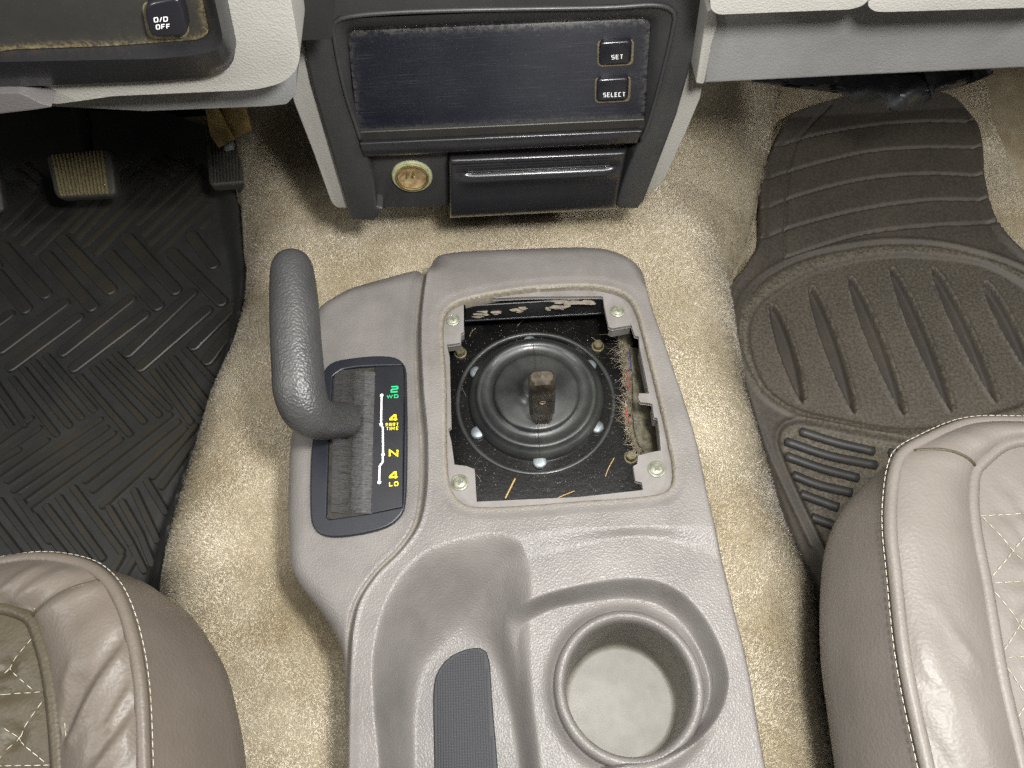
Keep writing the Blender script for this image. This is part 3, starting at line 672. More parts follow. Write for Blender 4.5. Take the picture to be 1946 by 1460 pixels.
# walls hanging from the tabs
for pts, dz in ((c5((135, 545), (196, 535), (200, 490), (214, 482), (214, 418)), .010), (c5((950, 456), (968, 464), (1056, 447)), .012), (c5((166, 1152), (230, 1160), (268, 1175)), .012), (cr_((462, 1085), (395, 1096), (303, 1120)), .012), (cr_((314, 366), (380, 690)), .014), (cr_((402, 760), (415, 850), (438, 856), (450, 945), (462, 1085)), .014)):
    p = PZ(pts, ZT - .0095); a = np.array([*p]); c = G_.mean(0); out = (a[:, :2] - c); out /= np.linalg.norm(out, axis=1)[:, None]
    b = a.copy(); b[:, :2] += out * .0018
    ring = np.vstack([a, b[::-1]])
    low = ring - [0, 0, dz]
    link('frame_rib', loft([ring, low], True, True), 'tab', console, 30)
for c, r in (((162, 420), 40), ((992, 375), 41), ((195, 1240), 46), ((1188, 1172), 46)):
    c0 = PZ(c5(c), ZT - .0066)[0]; R = r * .3768 / FL * .50
    s = link('screw', lathe([(R, -.001), (R, .0004), (R * .86, .0008), (R * .80, .0005), (R * .72, .0011), (R * .5, .0016), (R * .22, .0017), (R * .12, .0008), (0.0001, .0006)], c0, n=28), 'zincy', console, 60)
    a = rng.uniform(0, 1.5); ms = []
    for k in range(2):
        u = np.array([math.cos(a + k * 1.571), math.sin(a + k * 1.571), 0]); v = np.array([-u[1], u[0], 0])
        ms.append(rbox(c0 + [0, 0, .00165 + k * .00004], u * R * .42, v * R * .09, np.array([0, 0, .0002]), 0))
    link('slot', join(ms), 'slotdark', s, 30)
# indicator bezel on the left wing
ZI = ZW + .0035
bo = spline(PZ(cb((95, 185), (160, 115), (300, 82), (540, 64), (655, 84), (708, 140), (719, 250), (712, 1150), (690, 1240), (600, 1330), (430, 1388), (150, 1420), (60, 1392), (12, 1325), (0, 1230), (5, 800), (50, 420), (75, 250)), ZI)[:, :2], 90, True)
bi = fillet(PZ(cb((165, 215), (240, 165), (340, 148), (480, 140), (700, 136), (706, 300), (690, 1198), (450, 1246), (140, 1290), (120, 1268), (135, 750), (160, 330)), ZI)[:, :2], .002)
bz = thing('indicator_bezel', 'black rounded bezel with drive range markings on the left of the console', 'bezel', tuple(PZ([(700, 850)], ZW)[0]))
link('bezel_frame', slab2d(bo, [bi], ZI, .0040, .0010), 'blackframe', bz, 40)
link('brush_bed', slab2d(spline(bi, 60, True) * .998 + bi.mean(0) * .002, [], ZW + .0012, .001, .0001), 'bed', bz, 30, label='dusty bed under the brush')
plp = fillet(PZ(cb((484, 146), (698, 139), (690, 1197), (453, 1247)), ZI - .0005)[:, :2], .0012)
pl = link('marking_plate', slab2d(plp, [], ZI - .0004, .002, .0003), 'black', bz, 30)
up = np.array([0, 0, 1.0]); ZP = ZI - .0004
def put(txt, x0, y0, x1, y1, mat, th, par=pl, gap=.3):
    q = PZ(cb((x0, y1), (x1, y1 - 4), (x0, y0)), ZP)
    link('lettering', lettering(txt, q[0], q[1], q[2], up, th, gap), mat, par, 0)
put('2', 602, 294, 660, 344, 'green', .21); put('WD', 572, 359, 660, 386, 'green', .21)
put('4', 592, 507, 658, 561, 'yellow', .21); put('PART', 564, 572, 662, 597, 'yellow', .19, gap=.42); put('TIME', 568, 600, 662, 625, 'yellow', .19, gap=.45)
put('N', 588, 768, 660, 826, 'yellow', .21); put('4', 590, 936, 660, 995, 'yellow', .21); put('LO', 590, 1012, 660, 1046, 'yellow', .21)
def flatline(pts, w, z):
    P = PZ(cb(*pts), z)[:, :2]; L, R = ribbon2(P, w, False); n = len(L)
    return mesh([(p[0], p[1], z) for ab in zip(L, R) for p in ab], [(2 * i, 2 * i + 2, 2 * i + 3, 2 * i + 1) for i in range(n - 1)])
ms = [flatline(((534, 362), (530, 575)), .0013, ZP + .0003), flatline(((534, 590), (543, 604), (545, 803)), .0013, ZP + .0003), flatline(((543, 806), (543, 860), (519, 892), (516, 1014)), .0013, ZP + .0003)]
for c in ((534, 361), (530, 577), (545, 805), (516, 1014)):
    c0 = PZ(cb(c), ZP + .00035)[0]; a = np.linspace(0, 2 * np.pi, 16, endpoint=False); V = [c0] + [c0 + .00125 * np.array([math.cos(t), math.sin(t), 0]) for t in a]
    ms.append(mesh(V, [(0, i + 1, (i + 1) % 16 + 1) for i in range(16)]))
link('range_line', join(ms), 'white', pl, 0)
# brush
def bristles(xa, xb, n, z):
    V = []; F = []
    for i in range(n):
        yy = rng.uniform(175, 1240); sh = (yy - 700) / 1000 * -26
        a, b = PZ(cb((xa + sh + rng.normal(0, 2), yy + (12 if xa > xb else -4)), (xb + sh * .9 + rng.normal(0, 7), yy + rng.normal(3, 9))), z)
        a[2] += rng.uniform(-.0004, .0004); b[2] += rng.uniform(-.0006, .0010); m = (a + b) / 2 + [0, 0, rng.uniform(0, .0005)]
        s = np.array([0, rng.uniform(.00008, .00018), .00004]); k = len(V)
        for p, w in ((a, 1), (m, 1), (b, .3)): V += [p - s * w, p + s * w]
        F += [(k, k + 2, k + 3, k + 1), (k + 2, k + 4, k + 5, k + 3)]
    return V, F
V1, F1 = bristles(478, 318, 1900, ZI - .0008); V2, F2 = bristles(168, 300, 1100, ZI - .0012)
link('brush_bristles', mesh(V1, F1), 'bristle', bz, 0, kind='stuff'); link('brush_bristles', mesh(V2, F2), 'bristle2', bz, 0, kind='stuff', label='darker dusty left row of bristles')

# ================================================================== transfer lever
lv = thing('transfer_lever', 'textured black rubber grip lever bent out of the brush slot', 'lever', tuple(PZ([(655, 790)], ZI)[0]))
pts = [((664, 799), .307), ((655, 799), .312), ((634, 799), .326), ((606, 796), .345), ((583, 780), .358), ((570, 745), .366), ((566, 700), .371), ((562, 640), .376), ((559, 580), .380), ((556, 530), .383), ((554, 506), .384), ((552, 493), .3843), ((551, 486), .3843)]
rad = [.0098, .0122, .0128, .0138, .0155, .0164, .0163, .0161, .0157, .0148, .0135, .0110, .0070]
P = np.array([PZ([p], z)[0] for p, z in pts]); Q = spline(np.c_[P, rad], 70)
gm = tube(Q[:, :3], Q[:, 3], 32, True, 1.0, updir=[0, 0, 1])
link('grip', gm, 'rubber', lv, 180)
pl_ = PZ([(664, 800), (660, 800)], .300); link('lever_rod', tube([pl_[0] - [0, 0, .05], pl_[0], P[1]], [.005, .005, .005], 12), 'black', lv, 60)

# ================================================================== shifter base in the pocket
ZB = .258
sb = thing('mounting_plate', 'glossy black steel plate with bolts inside the console pocket', 'plate', tuple(PZ([(1020, 770)], ZB - .03)[0]))
pp = PZ([(800, 520), (1260, 500), (1300, 980), (820, 1010)], ZB)[:, :2]
pp = PZ(c5((60, 300), (1010, 290), (1070, 700), (1130, 1400), (60, 1420)), ZB)[:, :2]
link('plate_sheet', slab2d(fillet(pp, .01), [], ZB, .004, .0008), 'plate', sb, 40)
bc = PZ(c5((577, 826)), ZB)[0]; sc_ = .3768 / FL * (np.linalg.norm(bc - CAM) * abs(FW.dot((bc - CAM) / np.linalg.norm(bc - CAM))))
RF = 405 * sc_
link('retaining_ring', lathe([(RF, -.0005), (RF - .0002, .0010), (RF - .0010, .0016), (RF - .0026, .0016), (RF - .0036, .0008), (RF - .0038, -.0005)], bc, n=80), 'boot', sb, 50)
bt = thing('shifter_boot', 'round black rubber boot with stepped rings bolted to the plate', 'rubber boot', tuple(bc))
R0 = 338 * sc_
boot = [(R0 + .0006, -.001), (R0 + .0004, .003), (R0 - .0010, .0058), (R0 - .0034, .0076), (R0 - .0052, .0086), (R0 - .0058, .0100), (R0 - .0066, .0110), (R0 - .0084, .0112), (R0 - .0102, .0106), (R0 - .0112, .0092), (.0338, .0088), (.0334, .0096), (.0330, .0110), (.0322, .0120), (.0308, .0124), (.028, .0127), (.022, .0136), (.017, .0150), (.0130, .0170), (.0108, .0192), (.0095, .0200), (.0075, .0198), (.0001, .0198)]
bc2 = bc + [.0008, 0.0018, 0]
link('boot_body', lathe(boot, bc2, n=96), 'boot', bt, 180)
ms = []
for sgn in (1, -1):
    p = np.array([[bc2[0] + .0006 * sgn, bc2[1] + sgn * r, bc2[2] + h + .00005] for r, h in boot[2:19]]); link('mould_line', tube(p, .00028, 6), 'boot', bt, 180)
for c in ((545, 507), (262, 680), (275, 998), (600, 1152), (898, 968), (858, 650)):
    c0 = PZ(c5(c), ZB + .001)[0]; d = c0[:2] - bc[:2]; c0[:2] = bc[:2] + d / np.linalg.norm(d) * (R0 + .0002)
    link('stud', lathe([(.0052, -.001), (.0052, .0008), (.0046, .0016), (.0024, .0020), (.0001, .0021)], c0 + [0, 0, .001], n=16), 'zinc', sb, 60)
for c in ((197, 580), (893, 546), (1060, 1108)):
    c0 = PZ(c5(c), ZB + .003)[0]
    b = link('bolt', lathe([(.0052, -.003), (.0052, -.0016), (.0046, -.0012), (.0040, -.0012)], c0, n=20), 'bolt', sb, 30)
    link('hex_head', lathe([(.0040, -.0014), (.0040, .0024), (.0034, .0030), (.0001, .0031)], c0, n=6), 'bolt', b, 25)
# lever stub
sbp = PZ([(1029, 790)], ZB + .0145)[0]
yt = sbp[1]; ztop = z_at((1029, 716), yt); zmid = z_at((1029, 742), yt - .006)
print('stub', sbp, ztop, zmid)
def stub_ring(z, hw, hd, ch, dy=0.0):
    return [(sbp[0] + x, yt + dy + y, z) for x, y in ((-hw + ch, -hd), (hw - ch, -hd), (hw, -hd + ch), (hw, hd - ch), (hw - ch, hd), (-hw + ch, hd), (-hw, hd - ch), (-hw, -hd + ch))]
st = thing('shift_lever_stub', 'bare brown steel shift lever stub standing in the rubber boot', 'lever stub', tuple(sbp))
zt_ = ztop
rows = [stub_ring(sbp[2] - .012, .0075, .0060, .003), stub_ring(sbp[2] + .004, .0080, .0065, .003), stub_ring(sbp[2] + .012, .0088, .0070, .0026), stub_ring(sbp[2] + .015, .0092, .0075, .002),
        stub_ring(zt_ - .012, .0093, .0075, .0022), stub_ring(zt_ - .006, .0094, .0072, .0026), stub_ring(zt_ - .0016, .0088, .0058, .003), stub_ring(zt_, .0074, .0040, .002)]
link('stub_bar', loft(rows, True, True), 'steel', st, 24)
fz = sbp[2] + .6 * (zt_ - sbp[2])
link('cross_hole', lathe([(.0024, .0002), (.0019, .0004), (.0016, -.0006), (.0001, -.0012)], (sbp[0], yt - .0075, fz), (0, -1, 0), 16), 'socketin', st, 60)
link('top_dimple', lathe([(.0011, .0001), (.0008, .0003), (.0001, -.0003)], (sbp[0] + .0003, yt, zt_), (0, 0, 1), 12), 'bolt', st, 60)
# beam under the front lip of the pocket
a = PZ(c5((216, 350), (912, 308)), ZT - .012); b = PZ(c5((212, 428), (938, 388)), ZT - .032)
bm_ = thing('pocket_beam', 'shiny black beam with dried mud across the front of the pocket', 'beam', tuple(b.mean(0)))
bt_ = slab([a[0], a[1], b[1], b[0]], (0, .006, -.004), .0015); link('beam_face', bt_, 'beam', bm_, 40)
edge = PZ(c5((212, 424), (936, 384)), ZT - .0318); link('beam_edge', tube([edge[0], edge[1]], .0011, 8), 'blackframe', bm_, 60)
V = []; F = []
for cx, cy, rx, ry in ((290, 385, 60, 18), (380, 385, 30, 12), (490, 372, 40, 14), (700, 352, 60, 16), (760, 335, 90, 14), (850, 332, 50, 14), (640, 362, 20, 8)):
    for s in range(5):
        c = (cx + rng.normal(0, rx * .35), cy + rng.normal(0, ry * .3)); m = 11; k = len(V)
        t = (c[1] - 345) / 75; t = min(.9, max(.05, t)); zz = ZT - .0118 - .020 * t
        V.append(PZ(c5(c), zz + .0006)[0])
        for q in range(m):
            r = rng.uniform(.3, .75); V.append(PZ(c5((c[0] + rx * r * math.cos(q * 6.283 / m), c[1] + ry * r * math.sin(q * 6.283 / m))), zz + .0004)[0])
        F += [(k, k + 1 + q, k + 1 + (q + 1) % m) for q in range(m)]
link('mud_patches', mesh(V, F), 'mud', bm_, 0, kind='stuff')
# torn carpet edge and insulation strip at the right of the pocket
tc_ = thing('torn_carpet_edge', 'frayed carpet edge with loose fibres beside the black plate', 'carpet edge', tuple(PZ(c5((1030, 800)), ZB)[0]))
L = spline(c5((990, 490), (1005, 600), (1020, 750), (1030, 880), (1040, 980), (1070, 1060), (1100, 1120)), 50); R = spline(c5((1060, 480), (1070, 640), (1072, 760), (1070, 850), (1075, 960), (1110, 1060), (1150, 1120)), 50)
rows = [PZ(L, ZB + .001)]
for f, h in ((.1, .006), (.35, .010), (.7, .011), (1.0, .008)):
    rows.append(PZ(L * (1 - f) + R * f, ZB + h))
rows.append(PZ(R, ZB - .002))
for r in rows[1:-1]: r += rng.normal(0, .0009, r.shape)
link('carpet_roll', loft(rows), 'shred', tc_, 180)
V = []; F = []
for i in range(520):
    t = rng.uniform(0, 49); j = int(t); p = PZ([L[j] + (R[j] - L[j]) * rng.uniform(-.1, .6)], ZB + .009)[0]
    d = np.array([rng.normal(-.4, .7), rng.normal(0, .8), rng.normal(.2, .5)]); d /= np.linalg.norm(d); l = rng.uniform(.002, .008) * (1.3 if j in range(4, 12) or j in range(27, 36) else .7); c = rng.normal(0, .9, 3); s = np.cross(d, [0, 0, 1]); s /= np.linalg.norm(s) + 1e-6
    k = len(V)
    for q in range(4): x = p + d * l * q / 3 + c * l * (q / 3) ** 2 * .6; w = .00010 * (1.2 - q / 3); V += [x - s * w, x + s * w]
    F += [(k + 2 * q, k + 2 * q + 2, k + 2 * q + 3, k + 2 * q + 1) for q in range(3)]
link('loose_fibres', mesh(V, F), 'fibre', tc_, 0, kind='stuff')
for mat, y0, y1, xo in (('redwire', 885, 915, 1030), ('bluewire', 600, 640, 1045), ('redwire', 700, 730, 1035)):
    q = PZ(c5((xo, y0 - 20), (xo + 8, y0), (xo + 3, (y0 + y1) / 2), (xo + 14, y1), (xo + 10, y1 + 30)), ZB + .0115); link('thread', tube(spline(q, 12), .0004, 6), mat, tc_, 180)
A = spline(cr_((245, 370), (262, 560), (268, 700), (272, 900), (290, 1000), (352, 1105)), 30); B = spline(cr_((330, 370), (350, 600), (385, 780), (410, 900), (430, 1000), (450, 1100)), 30)
rows = [PZ(A * (1 - f) + B * f, ZB + .012 - .008 * f + .002 * math.sin(f * 3.1)) for f in np.linspace(0, 1, 9)]
for r in rows[1:-1]: r[:, 2] += rng.normal(0, .0005, len(r))
ist = link('insulation_strip', loft(rows + [rows[-1] - [0, 0, .012], rows[0] - [0, 0, .012], rows[0]]), 'foil', None, 40)
tag(ist, 'greenish foil insulation strip between torn carpet and pocket wall', 'insulation')
# grit and straw lying on the plate
V = []; F = []
gp = PZ(c5((140, 450), (1000, 440), (1090, 1300), (280, 1330)), ZB)
for i in range(420):
    u, v = rng.random(2); p = (gp[0] * (1 - u) + gp[1] * u) * (1 - v) + (gp[3] * (1 - u) + gp[2] * u) * v
    if np.hypot(*(p[:2] - bc[:2])) < R0 + .004: continue
    r = rng.uniform(.00015, .0005) * (1.8 if rng.random() < .06 else 1); k = len(V); p[2] = ZB + .0003
    a = rng.uniform(0, 6)
    V += [p + r * np.array([math.cos(a + t), math.sin(a + t) * rng.uniform(.5, 1), 0]) for t in (0, 2.1, 4.2)] + [p + [0, 0, r]]
    F += [(k, k + 1, k + 3), (k + 1, k + 2, k + 3), (k + 2, k, k + 3)]
HV = []; HF = []
for i in range(46):
    u, v = rng.random(2); p = (gp[0] * (1 - u) + gp[1] * u) * (1 - v) + (gp[3] * (1 - u) + gp[2] * u) * v
    if np.hypot(*(p[:2] - bc[:2])) < R0 + .006: continue
    a = rng.uniform(0, 6.28); cv_ = rng.normal(0, 60); l = rng.uniform(.003, .012); k = len(HV)
    for q in range(6):
        w = .00009; HV += [(p[0] + w * math.sin(a), p[1] - w * math.cos(a), ZB + .0005), (p[0] - w * math.sin(a), p[1] + w * math.cos(a), ZB + .0007)]
        p = p + np.array([math.cos(a), math.sin(a), 0]) * l / 5; a += cv_ * l / 5
    HF += [(k + 2 * q, k + 2 * q + 2, k + 2 * q + 3, k + 2 * q + 1) for q in range(5)]
tag(link('plate_hairs', mesh(HV, HF), 'fibre', None, 0), 'fine pale hairs lying over the black plate', 'hairs', kind='stuff')
tag(link('plate_grit', mesh(V, F), 'speck', None, 0), 'pale grit scattered over the black plate around the boot', 'grit', kind='stuff')
for i, (pts, lab, r) in enumerate(((((425, 1320), (450, 1270), (475, 1220)), 'longest tan straw near the front left of the plate', .0007), (((690, 1318), (730, 1300), (775, 1283)), 'pale thin straw at the rear lip of the pocket', .0004), (((930, 1210), (945, 1170), (975, 1115)), 'thin curved straw below the right stud on the plate', .0004))):
    s = link('straw', tube(spline(PZ(c5(*pts), ZB + .001), 10), r, 6), 'straw', None, 180); tag(s, lab, 'straw', 'straws lying on the plate')

# ================================================================== centre stack
YS = .42
def S(pts, dy=0.0): return PY(pts, YS - dy)
stack = thing('center_stack', 'black centre stack panel above the console with display, socket and ashtray', 'dashboard panel', (-.0, .47, .25))
outer = [(505, -190), (556, 0), (591, 160), (628, 288), (663, 408), (668, 420), (712, 421), (722, 408), (727, 397)]
inner_l = c2((405, 960), (390, 830), (352, 712), (330, 650), (310, 590), (255, 420), (206, 175), (203, 120), (232, 88))
inner_r = c2((1500, 34), (1690, 24), (1750, 36), (1780, 62), (1778, 110), (1650, 600), (1622, 650), (1600, 700))
right_foot = [(1171, 386), (1172, 394), (1180, 398), (1212, 398), (1224, 384), (1286, 222), (1347, 8), (1400, -180)]
# the right foot's inner edge runs beside the ashtray
bez = outer + inner_l + inner_r + c2((1565, 780), (1540, 850)) + right_foot
link('bezel', slab(S(bez), (0, .035, 0), .0028, 4), 'bezel', stack, 40)
lip = S(inner_l[3:] + inner_r[:-1], .0005); link('recess_lip', tube(spline(lip, 90), .0014, 8), 'bezel', stack, 180)
# recess walls from lip to display
li = c2((330, 650), (310, 590), (255, 420), (206, 175), (203, 120), (232, 88), (1500, 34), (1690, 24), (1750, 36), (1780, 62), (1778, 110), (1650, 600), (1622, 650))
di_ = c2((345, 618), (320, 596), (290, 420), (268, 185), (272, 155), (300, 140), (1480, 92), (1630, 86), (1660, 95), (1672, 118), (1670, 150), (1642, 540), (1610, 575))
YD = -.011
n_ = 90
A = resample(S(li, -.001), n_); B = resample(S(di_, YD), n_); Bk = B + [0, .004, 0]
link('recess_wall', loft([A, A * .5 + B * .5 + [0, -.0015, 0], B, Bk]), 'bezel', stack, 60)
dp = fillet(c2((266, 148), (1672, 88), (1642, 552), (316, 612)), [18, 18, 18, 22]); me = slab(S(dp, YD - .0), (0, .004, 0), .0006, 2)
bm = bmesh.new(); bm.from_mesh(me); bmesh.ops.triangulate(bm, faces=bm.faces); 
for _ in range(5): bmesh.ops.subdivide_edges(bm, edges=[e for e in bm.edges if e.calc_length() > .006], cuts=1); bmesh.ops.triangulate(bm, faces=bm.faces)
bm.to_mesh(me); bm.free()
at = me.attributes.new('dirt', 'FLOAT', 'POINT'); vv = np.array([v.co[:] for v in me.vertices]); pol = S(dp, YD)
d, _, _ = sdf(vv[:, 0], vv[:, 2], np.stack([pol[:, 0], pol[:, 2]], 1)); at.data.foreach_set('value', (.6 * np.exp(-(np.maximum(d, 0) / .0026) ** 1.2)).astype(np.float32))
link('display_panel', me, 'display', stack, 30)
# dusty strip under the display, then the bar
strip = c2((316, 612), (1642, 552), (1640, 590), (330, 650)); link('dusty_strip', slab(S(strip, YD + .003), (0, .004, 0), .0004, 1), 'switchp', stack, 30)
barp = c2((322, 648), (1632, 590), (1606, 664), (347, 726)); b0 = S(barp, .004)
rows = []
for f, dy in ((0, -.012), (0, -.006), (.02, -.0028), (.055, -.0004), (.10, .0014), (.16, .0028), (.24, .0037), (.34, .0040), (.6, .0036), (.92, .0030), (.98, .0010), (1.0, -.004), (1.0, -.025)):
    q = np.array(barp); l = q[0] * (1 - f) + q[3] * f; r = q[1] * (1 - f) + q[2] * f
    rows.append(S([l + (r - l) * t for t in np.linspace(0, 1, 24)], dy))
link('trim_bar', loft(rows), 'bezelgloss', stack, 60)
for c in ((600, 100), (1370, 70)):
    aa = np.linspace(0, 2 * np.pi, 24, endpoint=False); ep = c2(*[(c[0] + 56 * math.cos(t), c[1] - 6 - .03 * 56 * math.cos(t) + 8 * math.sin(t)) for t in aa]); link('vent_slot', slab(S(ep, -.0040), (0, .003, 0), 0), 'dark', stack, 30)
# buttons
def button(x0, y0, x1, y1, txt, tx):
    q = S(c2((x0, y0), (x1, y0 - 8), (x1 - 6, y1 - 8), (x0 - 4, y1)), YD + .004)
    d = S(c2((x0 - 12, y0 - 12), (x1 + 8, y0 - 18), (x1 + 3, y1 - 3), (x0 - 13, y1 + 5)), YD + .0006)
    dr = link('button_surround', slab(fillet(d, .004), (0, .002, 0), .0003, 1), 'gold', stack, 30)
    b = link('button', slab(fillet(q, .0035), (0, .008, 0), .0020, 4), 'buttonp', stack, 60)
    t = S(c2((tx[0], tx[3]), (tx[2], tx[3] - 4), (tx[0], tx[1])), YD + .0041)
    link('lettering', lettering(txt, t[0], t[1], t[2], (0, -1, 0), .14), 'white', b, 0)
button(1436, 200, 1586, 306, 'SET', (1488, 254, 1542, 275)); button(1424, 372, 1572, 474, 'SELECT', (1450, 428, 1552, 449))
# lighter panel + socket
lp = c2((338, 700), (740, 690), (742, 945), (700, 958), (425, 966), (392, 900)); link('socket_panel', slab(S(fillet(lp, 6), -.014), (0, .01, 0), .002, 3), 'bezel', stack, 40)
so = S(c2((567, 812)), -.0135)[0]; rs = 92 * .4111 / FL * np.dot(so - CAM, FW)
sk = link('lighter_socket', lathe([(rs * 1.02, -.001), (rs * 1.02, .0016), (rs * .95, .0026), (rs * .86, .0022), (rs * .83, .0030), (rs * .77, .0026), (rs * .73, .0), (rs * .70, -.012), (rs * .69, -.026)], so, (0, -1, .05), 48), 'verdi', stack, 60)
link('socket_rim', lathe([(rs * .85, .0022), (rs * .84, .0036), (rs * .77, .0038), (rs * .725, .0014), (rs * .71, -.008)], so, (0, -1, .05), 48), 'brass', sk, 60)
link('socket_floor', lathe([(rs * .72, .0024), (rs * .62, .0015), (rs * .40, .0009), (rs * .15, .0008), (.0001, .0011)], so, (0, -1, .05), 32), 'socketin', sk, 60)
for dx in (-.0022, .0022): link('contact_clip', rbox(so + [dx, -.002, .0058], np.array([.0009, 0, 0]), np.array([0, .005, 0]), np.array([0, 0, .0004]), .0001), 'brass', sk, 30)
# ashtray
at_ = thing('ashtray_drawer', 'closed black ashtray drawer with finger grooves beside the socket', 'ashtray', tuple(S([(1010, 350)], -.01)[0]))
TLq, TRq, BRq, BLq = [np.array(p) for p in ca((628, 212), (1726, 165), (1652, 545), (632, 598))]
prof = [(0, -.012), (0, -.007), (.012, -.0040), (.03, -.0016), (.055, .0004), (.085, .0020), (.115, .0028), (.14, .0029), (.155, .0024), (.165, .0018), (.18, .0021), (.195, .0018), (.205, .0010), (.22, .0012), (.235, .0008), (.245, .0001), (.26, .0002), (.275, -.0004), (.285, -.0012), (.30, -.0012), (.32, -.0002), (.34, .0008), (.365, .0016), (.39, .0023), (.415, .0027), (.44, .0028), (.465, .0024), (.49, .0015), (.515, .0010), (.55, .0003), (.7, .0004), (.90, .0004), (.96, -.0008), (.99, -.0035), (1.0, -.008), (1.0, -.022)]
ts = np.r_[0, .004, .010, .018, np.linspace(.03, .97, 36), .982, .990, .996, 1]
rows = []
for f, dy in prof:
    l = TLq * (1 - f) + BLq * f; r = TRq * (1 - f) + BRq * f; row = []
    for t in ts:
        e = smooth(.03, .12, t) * smooth(.99, .91, t); ee = min(t, 1 - t); rd = -.004 * (1 - math.sqrt(max(0, 1 - max(0, 1 - ee / .014) ** 2)))
        ddy = dy if not (.15 < f < .56) else dy * e + (.0016 - .0014 * f) * (1 - e)
        row.append(S([l + (r - l) * t], ddy + rd + .001)[0])
    row = np.array(row); row[0] += [0, .010, 0] * 1 if False else np.array([0, .0, 0]); rows.append(row)
R = [np.vstack([r[:1] + [[0, .025, 0]], r, r[-1:] + [[0, .025, 0]]]) for r in rows]
link('drawer_front', loft(R), 'bezelgloss', at_, 50)
# side cheeks behind the bezel
lc = [(500, -150), (548, 60), (551, 165), (558, 195), (595, 290), (629, 385), (640, 396), (675, 396), (640, 250), (600, 100), (560, -150)]
link('side_panel', slab(S(fillet(lc, 6), -.006), (0, .07, 0), .006, 4), 'lightgrey', stack, 50)
rc_ = [(1190, 358), (1240, 362), (1252, 357), (1266, 337), (1306, 247), (1332, 185), (1345, 100), (1372, -150), (1300, -150), (1250, 150)]
link('side_panel', slab(S(fillet(rc_, 6), -.008), (0, .07, 0), .006, 4), 'lightgrey', stack, 50)
link('stack_core', rbox((S([(950, 150)])[0][0], .54, .40), (.10, 0, 0), (0, .06, 0), (0, 0, .09), .004), 'dark', stack, 30)

# ================================================================== dashboard: passenger side
dash = thing('dashboard', 'light grey vinyl dashboard lower edge on both sides of the stack', 'dashboard', (0, .5, .45))
YR = .405
pr = [(1335, 161), (1640, 146), (1946, 132), (2300, 114), (2300, -60), (1360, -60), (1345, 60)]
link('lower_panel', slab(PY(pr, YR), (0, .02, 0), .003, 3), 'panelgrey', dash, 40)
# left return of the panel towards the stack
lr = [(1322, 160), (1338, 161), (1352, 90), (1364, 50), (1360, 15), (1344, 20)]
link('panel_return', slab(PY(fillet(lr, 5), YR - .004), (0, .02, 0), .004, 4), 'lightgrey', dash, 50)
YL = .365
l1 = c3((130, -380), (150, 55), (190, 85), (950, 55), (1020, 30), (1050, -10), (1060, -380)); link('glove_box_lid', slab(PY(fillet(l1, [2, 12, 14, 30, 20, 10, 2]), YL), (0, .022, 0), .009, 5), 'lightgrey', dash, 60)
l2 = c3((1066, -380), (1060, -5), (1036, 30), (1072, 66), (1140, 70), (1925, 46), (2600, 26), (2600, -380)); link('glove_box_lid', slab(PY(fillet(l2, [2, 10, 10, 12, 20, 4, 2, 2]), YL), (0, .022, 0), .009, 5), 'lightgrey', dash, 60, label='right glove box lid')
link('panel_shelf', rbox((.62, .64, z_at((1600, 40), YR) + .13), (.42, 0, 0), (0, .2, 0), (0, 0, .10), .004), 'dark', dash, 30)
# ------------------------------------------------------------------ driver side pad
YP = .345
pad = [(-420, -190), (-420, 230), (-60, 205), (54, 160), (70, 184), (101, 199), (160, 191), (215, 183), (487, 171), (537, 158), (563, 135), (571, 107), (553, 0), (520, -190)]
link('driver_pad', slab(PY(fillet(pad, [1, 1, 1, 6, 14, 14, 5, 5, 25, 25, 20, 15, 1, 1]), YP), (0, .05, 0), .014, 7), 'lightgrey', dash, 70)
und = [(-400, 225), (100, 203), (278, 212), (503, 203), (545, 199), (562, 180), (566, 100), (-400, 100)]
link('under_pad_panel', slab(PY(fillet(und, 6), YP + .028), (0, .04, 0), .005, 3), 'panelgrey', dash, 50)
link('dash_core', rbox((-.45, .60, .66), (.36, 0, 0), (0, .22, 0), (0, 0, .15), .004), 'dark', dash, 30)  # unseen dark box added to keep overhead light out of the footwell
cover = thing('steering_column_cover', 'worn mauve column cover below the black switch panel at the frame edge', 'column cover', tuple(PY([(40, 195)], YP - .02)[0]))
cv = c1((-500, 560), (0, 528), (110, 530), (160, 550), (215, 580), (298, 606), (200, 622), (0, 645), (-500, 700)); link('cover_shell', slab(PY(fillet(cv, 5), YP - .012), (0, .05, 0), .005, 4), 'mauve', cover, 60)

# ------------------------------------------------------------------ black switch panel
sw = thing('switch_panel', 'dusty black switch panel with overdrive button set in the grey pad', 'switch panel', tuple(PY([(250, 60)], YP)[0]))
SO = [(-330, -190), (-330, 172), (0, 156), (302, 144), (403, 136), (436, 122), (450, 97), (430, 0), (405, -190)]
SI = [(-200, -190), (-60, -190), (0, 30), (6, 70), (24, 92), (215, 86), (392, 72), (400, 60), (383, 0), (345, -190)]
SOf = fillet(SO, [1, 1, 1, 1, 20, 20, 25, 1, 1]); 
YP = YP - .009; o3 = resample(PY(SOf, YP + .006), 140)
mid = [(-290, -190), (-290, 140), (0, 118), (300, 112), (385, 104), (418, 92), (424, 72), (408, 0), (380, -190)]
inn = [(-262, -190), (-262, 115), (0, 98), (24, 94), (215, 87), (380, 75), (398, 62), (385, 0), (350, -190)]
m3 = resample(PY(fillet(mid, [1, 1, 1, 1, 16, 16, 18, 1, 1]), YP - .008), 140); i3 = resample(PY(fillet(inn, [1, 1, 1, 1, 1, 10, 10, 1, 1]), YP + .004), 140)
